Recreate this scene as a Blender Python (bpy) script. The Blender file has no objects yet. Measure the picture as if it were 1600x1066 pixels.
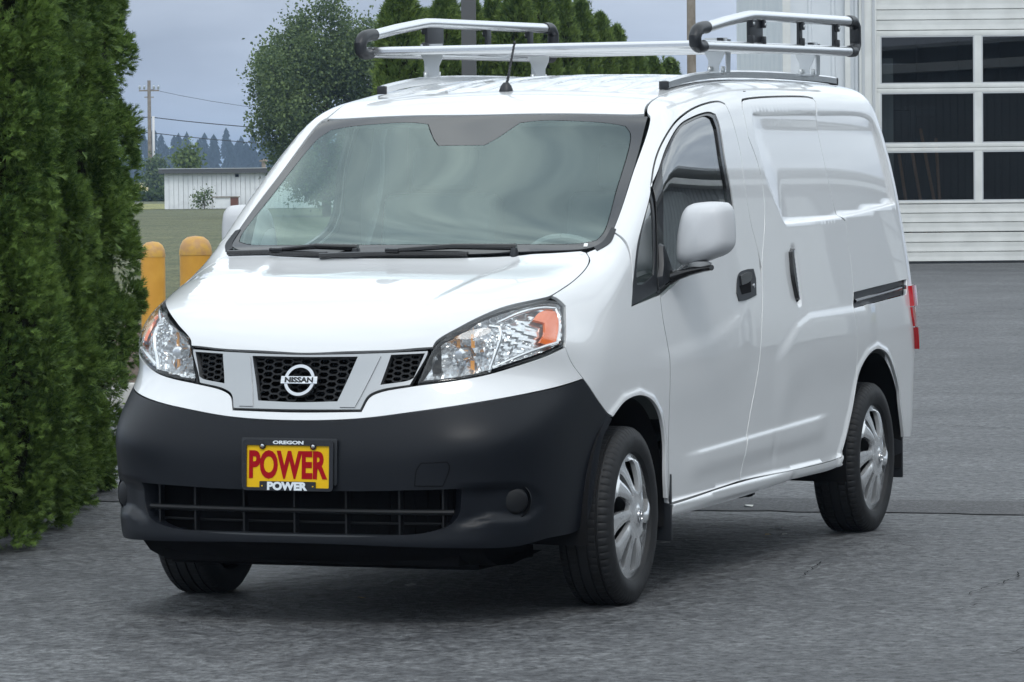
import bpy, bmesh, math, random
import numpy as np
from mathutils import Vector, Matrix
from mathutils.geometry import delaunay_2d_cdt
random.seed(7); np.random.seed(7)
SC = bpy.context.scene
COL = SC.collection

# ------------------------------------------------------------------ camera
cam_d = bpy.data.cameras.new('camera'); cam = bpy.data.objects.new('camera', cam_d); COL.objects.link(cam)
SC.camera = cam
cam_d.sensor_width = 36; cam_d.lens = 6435.0171 / 1600 * 36
cam_d.clip_start = 0.1; cam_d.clip_end = 6000
EYE = Vector((13.0082, 5.4235, 1.4456))
yaw, pit, rol = .3685, .0404, -.0096
fw = Vector((-math.cos(yaw)*math.cos(pit), -math.sin(yaw)*math.cos(pit), -math.sin(pit)))
rt = fw.cross(Vector((0, 0, 1))).normalized(); up = rt.cross(fw)
r2 = rt*math.cos(rol) + up*math.sin(rol); u2 = up*math.cos(rol) - rt*math.sin(rol)
cam.matrix_world = Matrix(((r2.x, u2.x, -fw.x, EYE.x), (r2.y, u2.y, -fw.y, EYE.y), (r2.z, u2.z, -fw.z, EYE.z), (0, 0, 0, 1)))

# ------------------------------------------------------------------ world, sun, exposure
W = bpy.data.worlds.new('World'); SC.world = W; W.use_nodes = True
wn = W.node_tree.nodes; wl = W.node_tree.links; wn.clear()
SUN_EL, SUN_AZ = math.radians(52), math.radians(60)
def wnode(t, **k):
    n = wn.new(t)
    for a, b in k.items(): setattr(n, a, b)
    return n
out = wnode('ShaderNodeOutputWorld'); bg = wnode('ShaderNodeBackground')
sky = wnode('ShaderNodeTexSky', sky_type='NISHITA', sun_disc=False)
sky.sun_elevation = SUN_EL; sky.sun_rotation = SUN_AZ
tc = wnode('ShaderNodeTexCoord'); sep = wnode('ShaderNodeSeparateXYZ')
wl.new(tc.outputs['Generated'], sep.inputs[0])
# overcast cloud deck: brighter overhead than at the horizon, broken by soft cloud noise
mp = wnode('ShaderNodeMapping'); mp.inputs['Scale'].default_value = (1.6, 1.6, 5.0)
wl.new(tc.outputs['Generated'], mp.inputs[0])
nz = wnode('ShaderNodeTexNoise'); nz.inputs['Scale'].default_value = 2.2; nz.inputs['Detail'].default_value = 6; nz.inputs['Roughness'].default_value = .55
wl.new(mp.outputs[0], nz.inputs['Vector'])
el = wnode('ShaderNodeValToRGB')
cr = el.color_ramp
cr.elements[0].position = 0.0; cr.elements[0].color = (2.9, 3.65, 5.0, 1)
cr.elements[1].position = 1.0; cr.elements[1].color = (9.7, 10.5, 11.0, 1)
e = cr.elements.new(.042); e.color = (4.5, 5.15, 6.3, 1)
e = cr.elements.new(.13); e.color = (7.1, 8.0, 8.9, 1)
e = cr.elements.new(.32); e.color = (10.1, 11.0, 11.6, 1)
wl.new(sep.outputs['Z'], el.inputs[0])
nr = wnode('ShaderNodeValToRGB')
nr.color_ramp.elements[0].position = .34; nr.color_ramp.elements[0].color = (.66, .68, .72, 1)
nr.color_ramp.elements[1].position = .66; nr.color_ramp.elements[1].color = (1.30, 1.29, 1.27, 1)
wl.new(nz.outputs[0], nr.inputs[0])
mp2 = wnode('ShaderNodeMapping'); mp2.inputs['Scale'].default_value = (7, 7, 34); wl.new(tc.outputs['Generated'], mp2.inputs[0])
nz2 = wnode('ShaderNodeTexNoise'); nz2.inputs['Scale'].default_value = 1.0; nz2.inputs['Detail'].default_value = 5; wl.new(mp2.outputs[0], nz2.inputs['Vector'])
nr2 = wnode('ShaderNodeValToRGB'); nr2.color_ramp.elements[0].position = .3; nr2.color_ramp.elements[0].color = (.70, .73, .78, 1); nr2.color_ramp.elements[1].position = .7; nr2.color_ramp.elements[1].color = (1.27, 1.25, 1.21, 1)
wl.new(nz2.outputs[0], nr2.inputs[0])
mul2 = wnode('ShaderNodeMix', data_type='RGBA', blend_type='MULTIPLY'); mul2.inputs[0].default_value = 1; wl.new(nr.outputs[0], mul2.inputs[6]); wl.new(nr2.outputs[0], mul2.inputs[7])
mul = wnode('ShaderNodeMix', data_type='RGBA', blend_type='MULTIPLY'); mul.inputs[0].default_value = 1
wl.new(el.outputs[0], mul.inputs[6]); wl.new(mul2.outputs[2], mul.inputs[7])
mx = wnode('ShaderNodeMix', data_type='RGBA'); mx.inputs[0].default_value = .93
wl.new(sky.outputs[0], mx.inputs[6]); wl.new(mul.outputs[2], mx.inputs[7])
wl.new(mx.outputs[2], bg.inputs[0]); bg.inputs[1].default_value = .09
wl.new(bg.outputs[0], out.inputs[0])
sun_d = bpy.data.lights.new('sun', 'SUN'); sun_d.energy = .7; sun_d.angle = math.radians(22); sun_d.color = (1, .985, .95)
sun = bpy.data.objects.new('sun', sun_d); COL.objects.link(sun)
sd = Vector((math.cos(SUN_EL)*math.sin(SUN_AZ), math.cos(SUN_EL)*math.cos(SUN_AZ), math.sin(SUN_EL)))
sun.rotation_euler = sd.to_track_quat('Z', 'Y').to_euler(); sun.location = (5, 5, 20)
SC.view_settings.view_transform = 'Standard'; SC.view_settings.look = 'None'
SC.view_settings.gamma = 1; SC.view_settings.use_curve_mapping = False
SC.view_settings.exposure = 0.52

# ------------------------------------------------------------------ materials
def M(name, col, rough=.5, metal=0, coat=0, spec=.5, bump=None, var=None, emit=None, alpha=None, coatr=.03):
    m = bpy.data.materials.new(name); m.use_nodes = True; n = m.node_tree.nodes; l = m.node_tree.links
    p = n['Principled BSDF']
    p.inputs['Base Color'].default_value = (*col, 1); p.inputs['Roughness'].default_value = rough
    p.inputs['Metallic'].default_value = metal; p.inputs['Coat Weight'].default_value = coat; p.inputs['Coat Roughness'].default_value = coatr
    p.inputs['Specular IOR Level'].default_value = spec
    if var or bump:
        t = n.new('ShaderNodeTexCoord')
    if var:   # (scale, darker/lighter colour, detail)
        z = n.new('ShaderNodeTexNoise'); z.inputs['Scale'].default_value = var[0]; z.inputs['Detail'].default_value = var[2] if len(var) > 2 else 4
        l.new(t.outputs['Object'], z.inputs['Vector'])
        r = n.new('ShaderNodeValToRGB'); r.color_ramp.elements[0].color = (*col, 1); r.color_ramp.elements[1].color = (*var[1], 1)
        r.color_ramp.elements[0].position = .38; r.color_ramp.elements[1].position = .62
        l.new(z.outputs[0], r.inputs[0]); l.new(r.outputs[0], p.inputs['Base Color'])
    if bump:  # (scale, strength, distance)
        z = n.new('ShaderNodeTexNoise'); z.inputs['Scale'].default_value = bump[0]; z.inputs['Detail'].default_value = 3
        l.new(t.outputs['Object'], z.inputs['Vector'])
        b = n.new('ShaderNodeBump'); b.inputs['Strength'].default_value = bump[1]; b.inputs['Distance'].default_value = bump[2]
        l.new(z.outputs[0], b.inputs['Height']); l.new(b.outputs[0], p.inputs['Normal'])
    return m
def glass(name, tint, ior, rough=0.0, refl=(1, 1, 1)):
    m = bpy.data.materials.new(name); m.use_nodes = True; n = m.node_tree.nodes; l = m.node_tree.links; n.clear()
    o = n.new('ShaderNodeOutputMaterial'); t = n.new('ShaderNodeBsdfTransparent'); g = n.new('ShaderNodeBsdfGlossy')
    t.inputs[0].default_value = (*tint, 1); g.inputs[0].default_value = (*refl, 1); g.inputs['Roughness'].default_value = rough
    # Schlick: symmetrical from both sides of a single pane
    lw = n.new('ShaderNodeLayerWeight'); lw.inputs[0].default_value = .5; pw = n.new('ShaderNodeMath'); pw.operation = 'POWER'; pw.inputs[1].default_value = 5; l.new(lw.outputs['Facing'], pw.inputs[0])
    f = n.new('ShaderNodeMath'); f.operation = 'MULTIPLY_ADD'; f.inputs[1].default_value = 1-ior; f.inputs[2].default_value = ior; l.new(pw.outputs[0], f.inputs[0])
    x = n.new('ShaderNodeMixShader'); l.new(f.outputs[0], x.inputs[0]); l.new(t.outputs[0], x.inputs[1]); l.new(g.outputs[0], x.inputs[2])
    l.new(x.outputs[0], o.inputs[0]); return m
paint = M('white_paint', (.73, .74, .75), .30, coat=1.0, spec=.5, coatr=.012, bump=(3.2, .22, .012))
black_plastic = M('black_plastic', (.013, .015, .019), .42, bump=(900, .12, .001))
bumper_mat = M('grained_bumper_plastic', (.007, .0085, .012), .38, spec=.22, bump=(1400, .10, .001))
bezel_m = M('bezel_grey', (.11, .115, .12), .25, coat=.3)
grille_dark = M('lower_grille_black', (.006, .0065, .008), .5, spec=.3)
gloss_black = M('gloss_black', (.009, .009, .010), .12, coat=.15)
dark = M('underbody_black', (.006, .006, .007), .9, spec=.1)
liner = M('wheel_liner', (.008, .008, .009), .85, spec=.2)
rubber = M('tyre_rubber', (.016, .0165, .018), .62, spec=.35, bump=(260, .15, .001))
silver = M('silver_wheel_paint', (.74, .75, .76), .26, metal=.7, coat=.6)
grille_silver = M('satin_silver', (.40, .41, .42), .36, metal=.85, coat=.25)
chrome = M('chrome', (.62, .63, .65), .07, metal=1)
reflector_m = M('reflector_chrome', (.80, .81, .82), .16, metal=.85)
alu = M('brushed_aluminium', (.72, .73, .74), .24, metal=.95, bump=(180, .05, .001))
zinc = M('zinc_bracket', (.60, .62, .63), .33, metal=.8)
amber = M('amber_plastic', (.85, .17, .03), .12, coat=1)
amber_dull = M('amber_bulb', (.80, .33, .05), .15, coat=1)
red_m = M('red_lens', (.55, .012, .018), .10, coat=1, bump=(60, .1, .002))
white_ref = M('reversing_lens', (.7, .7, .7), .15, coat=1)
frit_m = M('windshield_frit', (.020, .022, .025), .08, spec=1.0)
ws_glass = glass('windshield_glass', (.84, .98, .94), .15, refl=(.82, .99, .97))
side_glass = glass('side_glass', (.72, .80, .77), .26)
lens_glass = glass('headlight_lens', (.97, .98, .98), .05)
interior = M('interior_grey', (.16, .165, .17), .75)
interior_l = M('headliner', (.30, .30, .29), .9)
seat_m = M('seat_cloth', (.10, .105, .11), .95)
paper_m = M('paper', (.78, .80, .78), .8)
plate_y = M('plate_yellow', (.78, .47, .008), .55, spec=.2)
plate_r = M('plate_red', (.34, .002, .008), .6, spec=.15)
plate_w = M('plate_white', (.75, .80, .84), .4)
print_k = M('print_black', (.01, .01, .01), .4)

# ------------------------------------------------------------------ object helpers
def link(o, parent=None, **props):
    COL.objects.link(o)
    if parent is not None: o.parent = parent
    for k, v in props.items(): o[k] = v
    return o
def empty(name, loc=(0, 0, 0), rz=0, **props):
    o = bpy.data.objects.new(name, None); o.location = loc; o.rotation_euler = (0, 0, rz); return link(o, None, **props)
def mesh(name, verts, faces, mat, parent=None, smooth=False, normals=None, **props):
    me = bpy.data.meshes.new(name); me.from_pydata([tuple(map(float, v)) for v in verts], [], [tuple(map(int, f)) for f in faces])
    me.materials.append(mat)
    if smooth: me.polygons.foreach_set('use_smooth', [True]*len(me.polygons))
    if normals is not None:
        me.polygons.foreach_set('use_smooth', [True]*len(me.polygons)); me.normals_split_custom_set(normals)
    me.update()
    return link(bpy.data.objects.new(name, me), parent, **props)
class G:
    """collects simple solids; build() links ONE mesh object"""
    def __init__(s): s.v = []; s.f = []; s.sm = []
    def add(s, v, f, sm=False):
        o = len(s.v); s.v += [tuple(p) for p in v]; s.f += [tuple(i+o for i in q) for q in f]; s.sm += [sm]*len(f); return s
    def box(s, c, d, R=None):
        v = [Vector((sx*d[0]/2, sy*d[1]/2, sz*d[2]/2)) for sx in (-1, 1) for sy in (-1, 1) for sz in (-1, 1)]
        if R is not None: v = [R @ p for p in v]
        c = Vector(c)
        return s.add([p + c for p in v], [(0, 1, 3, 2), (4, 6, 7, 5), (0, 4, 5, 1), (2, 3, 7, 6), (0, 2, 6, 4), (1, 5, 7, 3)])
    def tube(s, pts, r, n=12, caps=True):
        pts = [Vector(p) for p in pts]; rs = r if isinstance(r, (list, tuple)) else [r]*len(pts)
        t0 = (pts[1]-pts[0]).normalized(); a = t0.orthogonal().normalized(); v = []; 
        for i, p in enumerate(pts):
            t = ((pts[min(i+1, len(pts)-1)] - pts[max(i-1, 0)])).normalized()
            a = (a - t*a.dot(t)).normalized(); b = t.cross(a)
            v += [p + (a*math.cos(2*math.pi*k/n) + b*math.sin(2*math.pi*k/n))*rs[i] for k in range(n)]
        f = [(i*n+k, i*n+(k+1) % n, (i+1)*n+(k+1) % n, (i+1)*n+k) for i in range(len(pts)-1) for k in range(n)]
        s.add(v, f, True)
        if caps:
            s.add(v[:n], [tuple(range(n-1, -1, -1))]); s.add(v[-n:], [tuple(range(n))])
        return s
    def lathe(s, prof, n=48, axis='Z', c=(0, 0, 0), sm=True, ang=(0, 2*math.pi)):
        """prof = (radius, height along axis)"""
        c = Vector(c); v = []; full = abs(ang[1]-ang[0]-2*math.pi) < 1e-6; m = n if full else n+1
        for r, h in prof:
            for k in range(m):
                a = ang[0] + (ang[1]-ang[0])*k/n
                x, y = r*math.cos(a), r*math.sin(a)
                v.append(c + (Vector((x, y, h)) if axis == 'Z' else Vector((x, h, y)) if axis == 'Y' else Vector((h, x, y))))
        f = []
        for i in range(len(prof)-1):
            for k in range(n):
                k2 = (k+1) % m
                f.append((i*m+k, i*m+k2, (i+1)*m+k2, (i+1)*m+k))
        return s.add(v, f, sm)
    def prism(s, poly, h, fr=lambda x, y, z: (x, y, z)):
        """poly 2D extruded 0..h, mapped through fr"""
        n = len(poly); v = [fr(x, y, 0) for x, y in poly] + [fr(x, y, h) for x, y in poly]
        return s.add(v, [tuple(range(n-1, -1, -1)), tuple(range(n, 2*n))] + [(i, (i+1) % n, n+(i+1) % n, n+i) for i in range(n)])
    def build(s, name, mat, parent=None, bevel=0, seg=2, **props):
        me = bpy.data.meshes.new(name); me.from_pydata(s.v, [], s.f); me.materials.append(mat)
        me.polygons.foreach_set('use_smooth', s.sm)
        bm = bmesh.new(); bm.from_mesh(me); bmesh.ops.remove_doubles(bm, verts=bm.verts, dist=1e-6)
        bmesh.ops.recalc_face_normals(bm, faces=bm.faces)
        if bevel:
            ed = [e for e in bm.edges if e.is_manifold and e.calc_face_angle(0) > .5]
            bmesh.ops.bevel(bm, geom=ed, offset=bevel, segments=seg, affect='EDGES', profile=.6, clamp_overlap=True)
            for f in bm.faces: f.smooth = True
            for e in bm.edges:
                if e.is_manifold and e.calc_face_angle(0) > .6: e.smooth = False
        else:
            for e in bm.edges:
                if e.is_manifold and e.calc_face_angle(0) > .6: e.smooth = False
        bm.to_mesh(me); bm.free()
        return link(bpy.data.objects.new(name, me), parent, **props)
def arr(l): return np.array(l, float)
def dup(o, parent=None, **props):
    c = o.copy(); COL.objects.link(c)
    if parent is not None: c.parent = parent
    for ch in list(o.children): dup(ch, c)
    for k, v in props.items(): c[k] = v
    return c

# ------------------------------------------------------------------ van body as a smooth solid (x forward, y to the driver's side, z up)
class Sp:
    "natural cubic spline, linear outside"
    def __init__(s,x,y):
        x=np.array(x,float);y=np.array(y,float);o=np.argsort(x);x=x[o];y=y[o];n=len(x);h=np.diff(x)
        A=np.eye(n);b=np.zeros(n)
        for i in range(1,n-1):
            A[i,i-1]=h[i-1];A[i,i]=2*(h[i-1]+h[i]);A[i,i+1]=h[i];b[i]=6*((y[i+1]-y[i])/h[i]-(y[i]-y[i-1])/h[i-1])
        s.x=x;s.y=y;s.h=h;s.m=np.linalg.solve(A,b)
        s.d0=(y[1]-y[0])/h[0]-h[0]*(2*s.m[0]+s.m[1])/6
        s.d1=(y[-1]-y[-2])/h[-1]+h[-1]*(s.m[-2]+2*s.m[-1])/6
    def __call__(s,v):
        v=np.asarray(v,float);c=np.clip(v,s.x[0],s.x[-1]);i=np.clip(np.searchsorted(s.x,c)-1,0,len(s.h)-1)
        h=s.h[i];a=(s.x[i+1]-c)/h;b=(c-s.x[i])/h
        r=a*s.y[i]+b*s.y[i+1]+((a**3-a)*s.m[i]+(b**3-b)*s.m[i+1])*h*h/6
        return r+np.where(v<s.x[0],(v-s.x[0])*s.d0,0)+np.where(v>s.x[-1],(v-s.x[-1])*s.d1,0)
ZB=[.15,.3,.5,.7,.85,1.0,1.2,1.4,1.6,1.75]
ZF=[.15,.25,.35,.5,.6,.7,.8,.9,1.1]
XT=[-3.9,-3.6,-3.0,-2.0,-1.3,-1.0,-.8,-.65,-.3,.0,.12,.3,.5,.65,.78,.9]
ZR=[.3,.7,1.0,1.4,1.75]
P0={"yb": [0.8021, 0.8289, 0.8378, 0.842, 0.8393, 0.8242, 0.8, 0.7749, 0.7357, 0.6985], "xf": [0.9051, 0.9395, 0.9527, 0.9545, 0.9403, 0.8958, 0.85, 0.8192, 0.7258], "bf": [0.3942, 0.3565, 0.3359, 0.3244, 0.2998, 0.4124, 0.5668, 0.4445, 0.312], "zt": [1.7433, 1.7945, 1.8255, 1.8221, 1.7866, 1.7506, 1.704, 1.6123, 1.383, 1.2023, 1.1573, 1.1216, 1.0772, 1.0327, 0.9573, 0.851], "xr": [-3.6979, -3.7392, -3.7515, -3.6872, -3.5735], "m": [0.0373, 0.0147, 0.057, 0.0673, 0.0364]}
#m: taper front, taper rear, sweep, crown roof, crown hood
def smax(a,b,r):
    h=np.maximum(r-np.abs(a-b),0)/r
    return np.maximum(a,b)+h*h*h*r/6
def sst(a,b,v):
    t=np.clip((v-a)/(b-a),0,1);return t*t*t*(t*(6*t-15)+10)
class Body:
    def __init__(s,P=P0,disp=None,dtop=None,dfront=None):
        s.dtop=dtop;s.dfront=dfront
        s.yb=Sp(ZB,P['yb']);s.xf=Sp(ZF,P['xf']);s.bf=Sp(ZF,P['bf']);s.zt=Sp(XT,P['zt']);s.xr=Sp(ZR,P['xr']);s.m=P['m'];s.disp=disp
    def ys(s,x,z):
        y=s.yb(z)
        t=np.maximum((x+1.2)/1.3,0);y=y-s.m[0]*t**3*(1+sst(.8,1.4,z))*.6
        t=np.maximum((-2.3-x)/1.5,0);y=y-s.m[1]*t**3*(1+sst(.9,1.7,z))
        return y
    def F(s,p):
        x=p[...,0];y=np.abs(p[...,1]);z=p[...,2]
        fs=y-s.ys(x,z)
        if s.disp is not None: fs=fs-s.disp(x,z)
        ff=x-(s.xf(z)-s.bf(z)*y**3)
        if s.dfront is not None: ff=ff-s.dfront(y,z)
        hood=sst(-.1,.2,x)
        xs=x+s.m[2]*y*y
        zt=s.zt(xs)-(s.m[3]*(1-hood)+s.m[4]*hood)*y*y
        if s.dtop is not None: zt=zt+s.dtop(x,y)
        sl=sst(-1.1,-.7,x)*.17
        ft=(z-zt)*(1-sl)
        fr=s.xr(z)-.0-x+.12*y**2
        f=smax(ff,ft,.12)
        f=smax(f,fr,.12)
        rad=.16-.06*sst(-1.,-.6,x)+.12*sst(-.1,.3,x)
        rad=rad+.12*sst(.6,.9,x)*0
        g=smax(fs,f,rad+.16*(1-sst(.9,1.15,z))*sst(0,.4,x)+.1*sst(3.3,3.6,-x))
        return smax(g,.17-z,.08)
    def grad(s,p,e=.002):
        g=np.zeros_like(p)
        for k in range(3):
            d=np.zeros(3);d[k]=e;g[...,k]=s.F(p+d)-s.F(p-d)
        return g/np.maximum(np.linalg.norm(g,axis=-1,keepdims=True),1e-9)
    def hit(s,o,d,t0,t1,n=80):
        "first + to - crossing along the ray: coarse on the smooth body, then Newton on the detailed one"
        o=np.broadcast_to(o,d.shape);sv=(s.disp,s.dtop,s.dfront);s.disp=s.dtop=s.dfront=None
        n=min(n,45);ts=np.linspace(t0,t1,n);prev=s.F(o+d*ts[0]);lo=np.full(d.shape[:-1],np.nan);hi=lo.copy();done=np.zeros(d.shape[:-1],bool)
        for i in range(1,n):
            v=s.F(o+d*ts[i]);m=(~done)&(prev>0)&(v<=0);lo[m]=ts[i-1];hi[m]=ts[i];done|=m;prev=v
            if done.all():break
        for _ in range(9):
            mid=(lo+hi)/2;v=s.F(o+d*mid[...,None]);lo=np.where(v>0,mid,lo);hi=np.where(v>0,hi,mid)
        s.disp,s.dtop,s.dfront=sv;t=(lo+hi)/2;e=.0015
        for _ in range(5):
            f0=s.F(o+d*t[...,None]);f1=s.F(o+d*(t+e)[...,None]);g=(f1-f0)/e;t=t-np.clip(f0/np.where(np.abs(g)<.05,-.05,g),-.03,.03)
        return o+d*t[...,None]

# seams and outlines of the panels, points on that body
CV=dict(
hl=[[0.827,0.389,0.776],[0.771,0.438,0.905],[0.724,0.506,0.953],[0.654,0.576,0.996],[0.549,0.644,1.023],[0.432,0.687,1.037],[0.38,0.711,1.031],[0.366,0.727,1.012],[0.411,0.748,0.952],[0.463,0.764,0.883],[0.554,0.731,0.857],[0.652,0.66,0.828],[0.728,0.582,0.803],[0.784,0.496,0.787],[0.822,0.404,0.778]],
hoodfr=[[0.818,0.107,0.878],[0.804,0.295,0.884],[0.778,0.429,0.892]],
hoodside=[[0.769,0.435,0.91],[0.72,0.504,0.96],[0.647,0.574,1.003],[0.536,0.639,1.03],[0.422,0.683,1.043],[0.388,0.691,1.048],[0.239,0.704,1.086],[0.093,0.702,1.129],[0.007,0.685,1.159],[-0.037,0.658,1.18]],
hoodrear=[[-0.043,0.636,1.185],[-0.002,0.53,1.179],[0.067,0.253,1.17]],
bump=[[0.908,0.221,0.669],[0.869,0.422,0.694],[0.774,0.599,0.721],[0.629,0.715,0.744],[0.506,0.766,0.759],[0.377,0.794,0.776],[0.296,0.808,0.712],[0.171,0.815,0.633],[0.242,0.809,0.575],[0.291,0.804,0.475],[0.325,0.799,0.375],[0.351,0.791,0.305],[0.418,0.783,0.279],[0.623,0.751,0.271],[0.75,0.692,0.255],[0.881,0.529,0.258],[0.939,0.23,0.266]],
lopen=[[0.951,0.237,0.438],[0.933,0.407,0.443],[0.885,0.565,0.447],[0.884,0.563,0.406],[0.885,0.559,0.373],[0.891,0.542,0.347],[0.9,0.516,0.329],[0.92,0.439,0.309],[0.937,0.319,0.301],[0.944,0.232,0.296]],
seam=[[0.463,0.764,0.883],[0.44,0.775,0.837],[0.377,0.794,0.776]],
tow=[[0.93,0.423,0.459],[0.928,0.43,0.509],[0.925,0.444,0.531],[0.903,0.523,0.535],[0.9,0.53,0.523],[0.902,0.526,0.498],[0.907,0.51,0.459]],
fogrec=[[0.88,0.574,0.453],[0.79,0.688,0.463],[0.728,0.727,0.455],[0.681,0.747,0.421],[0.661,0.752,0.372],[0.602,0.764,0.326],[0.846,0.623,0.351]],
chrome=[[0.895,0.226,0.692],[0.871,0.245,0.736],[0.859,0.278,0.753],[0.831,0.382,0.772],[0.78,0.429,0.888]],
gopen=[[0.822,0.185,0.862],[0.884,0.139,0.72]],
sopen=[[0.81,0.298,0.868],[0.791,0.405,0.873],[0.821,0.378,0.796],[0.828,0.362,0.788],[0.848,0.276,0.775]],
ws=[[-0.766,0.628,1.647],[-0.459,0.671,1.439],[-0.173,0.7,1.249],[-0.09,0.689,1.203],[-0.045,0.646,1.185]],
frit=[[-0.689,0.234,1.633],[-0.702,0.545,1.616],[-0.665,0.59,1.586],[-0.611,0.614,1.546],[-0.152,0.677,1.24],[-0.102,0.665,1.212],[-0.073,0.605,1.204],[-0.017,0.219,1.206]],
fritl=[[-0.669,-0.199,1.621],[-0.574,-0.139,1.56],[-0.555,-0.099,1.548],[-0.558,0.071,1.55],[-0.584,0.114,1.567],[-0.682,0.183,1.631]],
door=[[-0.427,0.754,1.382],[-0.442,0.749,1.397],[-0.526,0.73,1.464],[-0.624,0.718,1.531],[-0.765,0.715,1.607],[-0.95,0.707,1.66],[-1.166,0.698,1.693],[-1.359,0.699,1.706],[-1.408,0.705,1.696],[-1.422,0.724,1.647],[-1.436,0.751,1.532],[-1.416,0.775,1.4],[-1.43,0.792,1.267],[-1.476,0.805,1.16],[-1.476,0.813,1.089]],
door2=[[-1.499,0.813,1.09],[-1.468,0.825,0.995],[-1.425,0.835,0.901],[-1.36,0.842,0.737],[-1.268,0.839,0.576],[-1.196,0.837,0.439],[-1.152,0.832,0.33],[-0.379,0.824,0.309],[-0.369,0.831,0.449],[-0.362,0.836,0.673],[-0.364,0.834,0.84],[-0.343,0.824,0.94],[-0.346,0.812,1.029]],
trim=[[-0.426,0.755,1.381],[-0.213,0.78,1.203],[-0.109,0.798,1.067],[-0.07,0.807,0.999],[-0.332,0.811,1.04]],
win=[[-0.525,0.747,1.447],[-0.653,0.735,1.531],[-0.816,0.725,1.607],[-0.994,0.719,1.643],[-1.194,0.716,1.662],[-1.251,0.72,1.654],[-1.259,0.731,1.619],[-1.238,0.76,1.488],[-1.247,0.779,1.375],[-1.246,0.788,1.305],[-1.194,0.795,1.244],[-0.715,0.808,1.117],[-0.325,0.81,1.04]],
slide=[[-1.587,0.713,1.684],[-1.623,0.701,1.712],[-1.677,0.698,1.72],[-2.462,0.692,1.739],[-2.549,0.695,1.734],[-2.559,0.701,1.72],[-2.524,0.717,1.676],[-2.524,0.75,1.535],[-2.551,0.78,1.365],[-2.592,0.792,1.27],[-2.65,0.794,1.25],[-2.657,0.811,1.108],[-2.649,0.822,1.013],[-2.641,0.828,0.97]],
slide2=[[-2.605,0.835,0.903],[-2.618,0.841,0.806],[-2.622,0.842,0.729],[-2.603,0.84,0.615],[-2.541,0.838,0.503],[-2.477,0.837,0.431],[-2.42,0.833,0.346],[-2.378,0.832,0.336],[-1.152,0.832,0.33]],
slidef=[[-1.587,0.713,1.684],[-1.569,0.741,1.577],[-1.62,0.761,1.479],[-1.633,0.775,1.398]],
rec1=[[-1.683,0.713,1.686],[-2.517,0.709,1.7],[-2.61,0.791,1.274],[-1.852,0.795,1.248],[-1.643,0.772,1.416],[-1.657,0.741,1.578]],
rec2=[[-2.63,0.709,1.699],[-3.23,0.702,1.699],[-3.358,0.706,1.676],[-3.387,0.728,1.587],[-3.44,0.778,1.309],[-2.64,0.792,1.266]],
rail=[[-2.639,0.828,0.966],[-3.454,0.818,0.996],[-3.419,0.825,0.937],[-2.588,0.835,0.906]],
archf=[[0.166,0.815,0.633],[0.059,0.821,0.679],[-0.081,0.828,0.692],[-0.198,0.831,0.665],[-0.275,0.832,0.607],[-0.316,0.831,0.519],[-0.322,0.829,0.4],[-0.339,0.825,0.324]],
archr=[[-2.385,0.83,0.31],[-2.478,0.836,0.405],[-2.564,0.838,0.515],[-2.647,0.841,0.651],[-2.76,0.842,0.71],[-2.925,0.841,0.729],[-3.071,0.84,0.697],[-3.173,0.838,0.626],[-3.238,0.835,0.556],[-3.272,0.833,0.475],[-3.335,0.829,0.351]],
rock=[[-0.395,0.818,0.262],[-1.229,0.825,0.271],[-1.776,0.828,0.291],[-2.283,0.828,0.292],[-2.431,0.83,0.307]],
crease=[[-0.578,0.835,0.474],[-2.21,0.838,0.516]],
zcr=[[-1.559,0.842,0.77],[-1.843,0.837,0.886],[-2.021,0.834,0.919],[-2.613,0.833,0.924]],
handle=[[-1.214,0.815,1.079],[-1.304,0.813,1.091],[-1.39,0.813,1.092],[-1.405,0.817,1.056],[-1.386,0.825,0.995],[-1.26,0.826,0.981],[-1.174,0.827,0.98],[-1.158,0.823,1.011],[-1.181,0.818,1.053]],
shandle=[[-1.903,0.807,1.144],[-1.849,0.809,1.126],[-1.812,0.82,1.036],[-1.829,0.828,0.968],[-1.877,0.829,0.957],[-1.905,0.828,0.965],[-1.933,0.82,1.033],[-1.938,0.808,1.133]],
rbump=[[-3.254,0.835,0.545],[-3.496,0.829,0.556]],
)
def poly_sd(P, poly):
    """signed distance of points (N,2) to a closed polygon, + inside"""
    poly = np.asarray(poly, float); X = np.ascontiguousarray(P[:, 0]); Y = np.ascontiguousarray(P[:, 1])
    d = np.full(len(P), 1e9); ins = np.zeros(len(P), bool)
    for (px, py), (qx, qy) in zip(poly.tolist(), np.roll(poly, -1, 0).tolist()):
        ex, ey = qx-px, qy-py; L = (ex*ex+ey*ey) or 1e-12; dx = X-px; dy = Y-py
        t = (dx*ex+dy*ey)/L; np.clip(t, 0, 1, out=t); a = dx-t*ex; b = dy-t*ey
        np.minimum(d, a*a+b*b, out=d)
        if py != qy:
            ins ^= ((py > Y) != (qy > Y)) & (X < px+(Y-py)*(ex/ey))
    d = np.sqrt(d); return np.where(ins, d, -d)
def line_d(P, pts):
    """distance to an open polyline and side (+ = below it)"""
    pts = np.asarray(pts, float); best = np.full(len(P), 1e9); side = np.zeros(len(P)); tt = np.zeros(len(P)); L0 = 0
    for p, q in zip(pts[:-1], pts[1:]):
        e = q-p; L = math.sqrt(e@e); t = np.clip(((P-p)@e)/L**2, 0, 1); r = P-p-t[:, None]*e; d = np.sqrt((r**2).sum(1))
        s_ = np.sign(e[0]*(P[:, 1]-p[1]) - e[1]*(P[:, 0]-p[0])); m = d < best
        best[m] = d[m]; side[m] = s_[m]; tt[m] = (L0 + t*L)[m]; L0 += L
    return best, side, tt/L0
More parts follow.
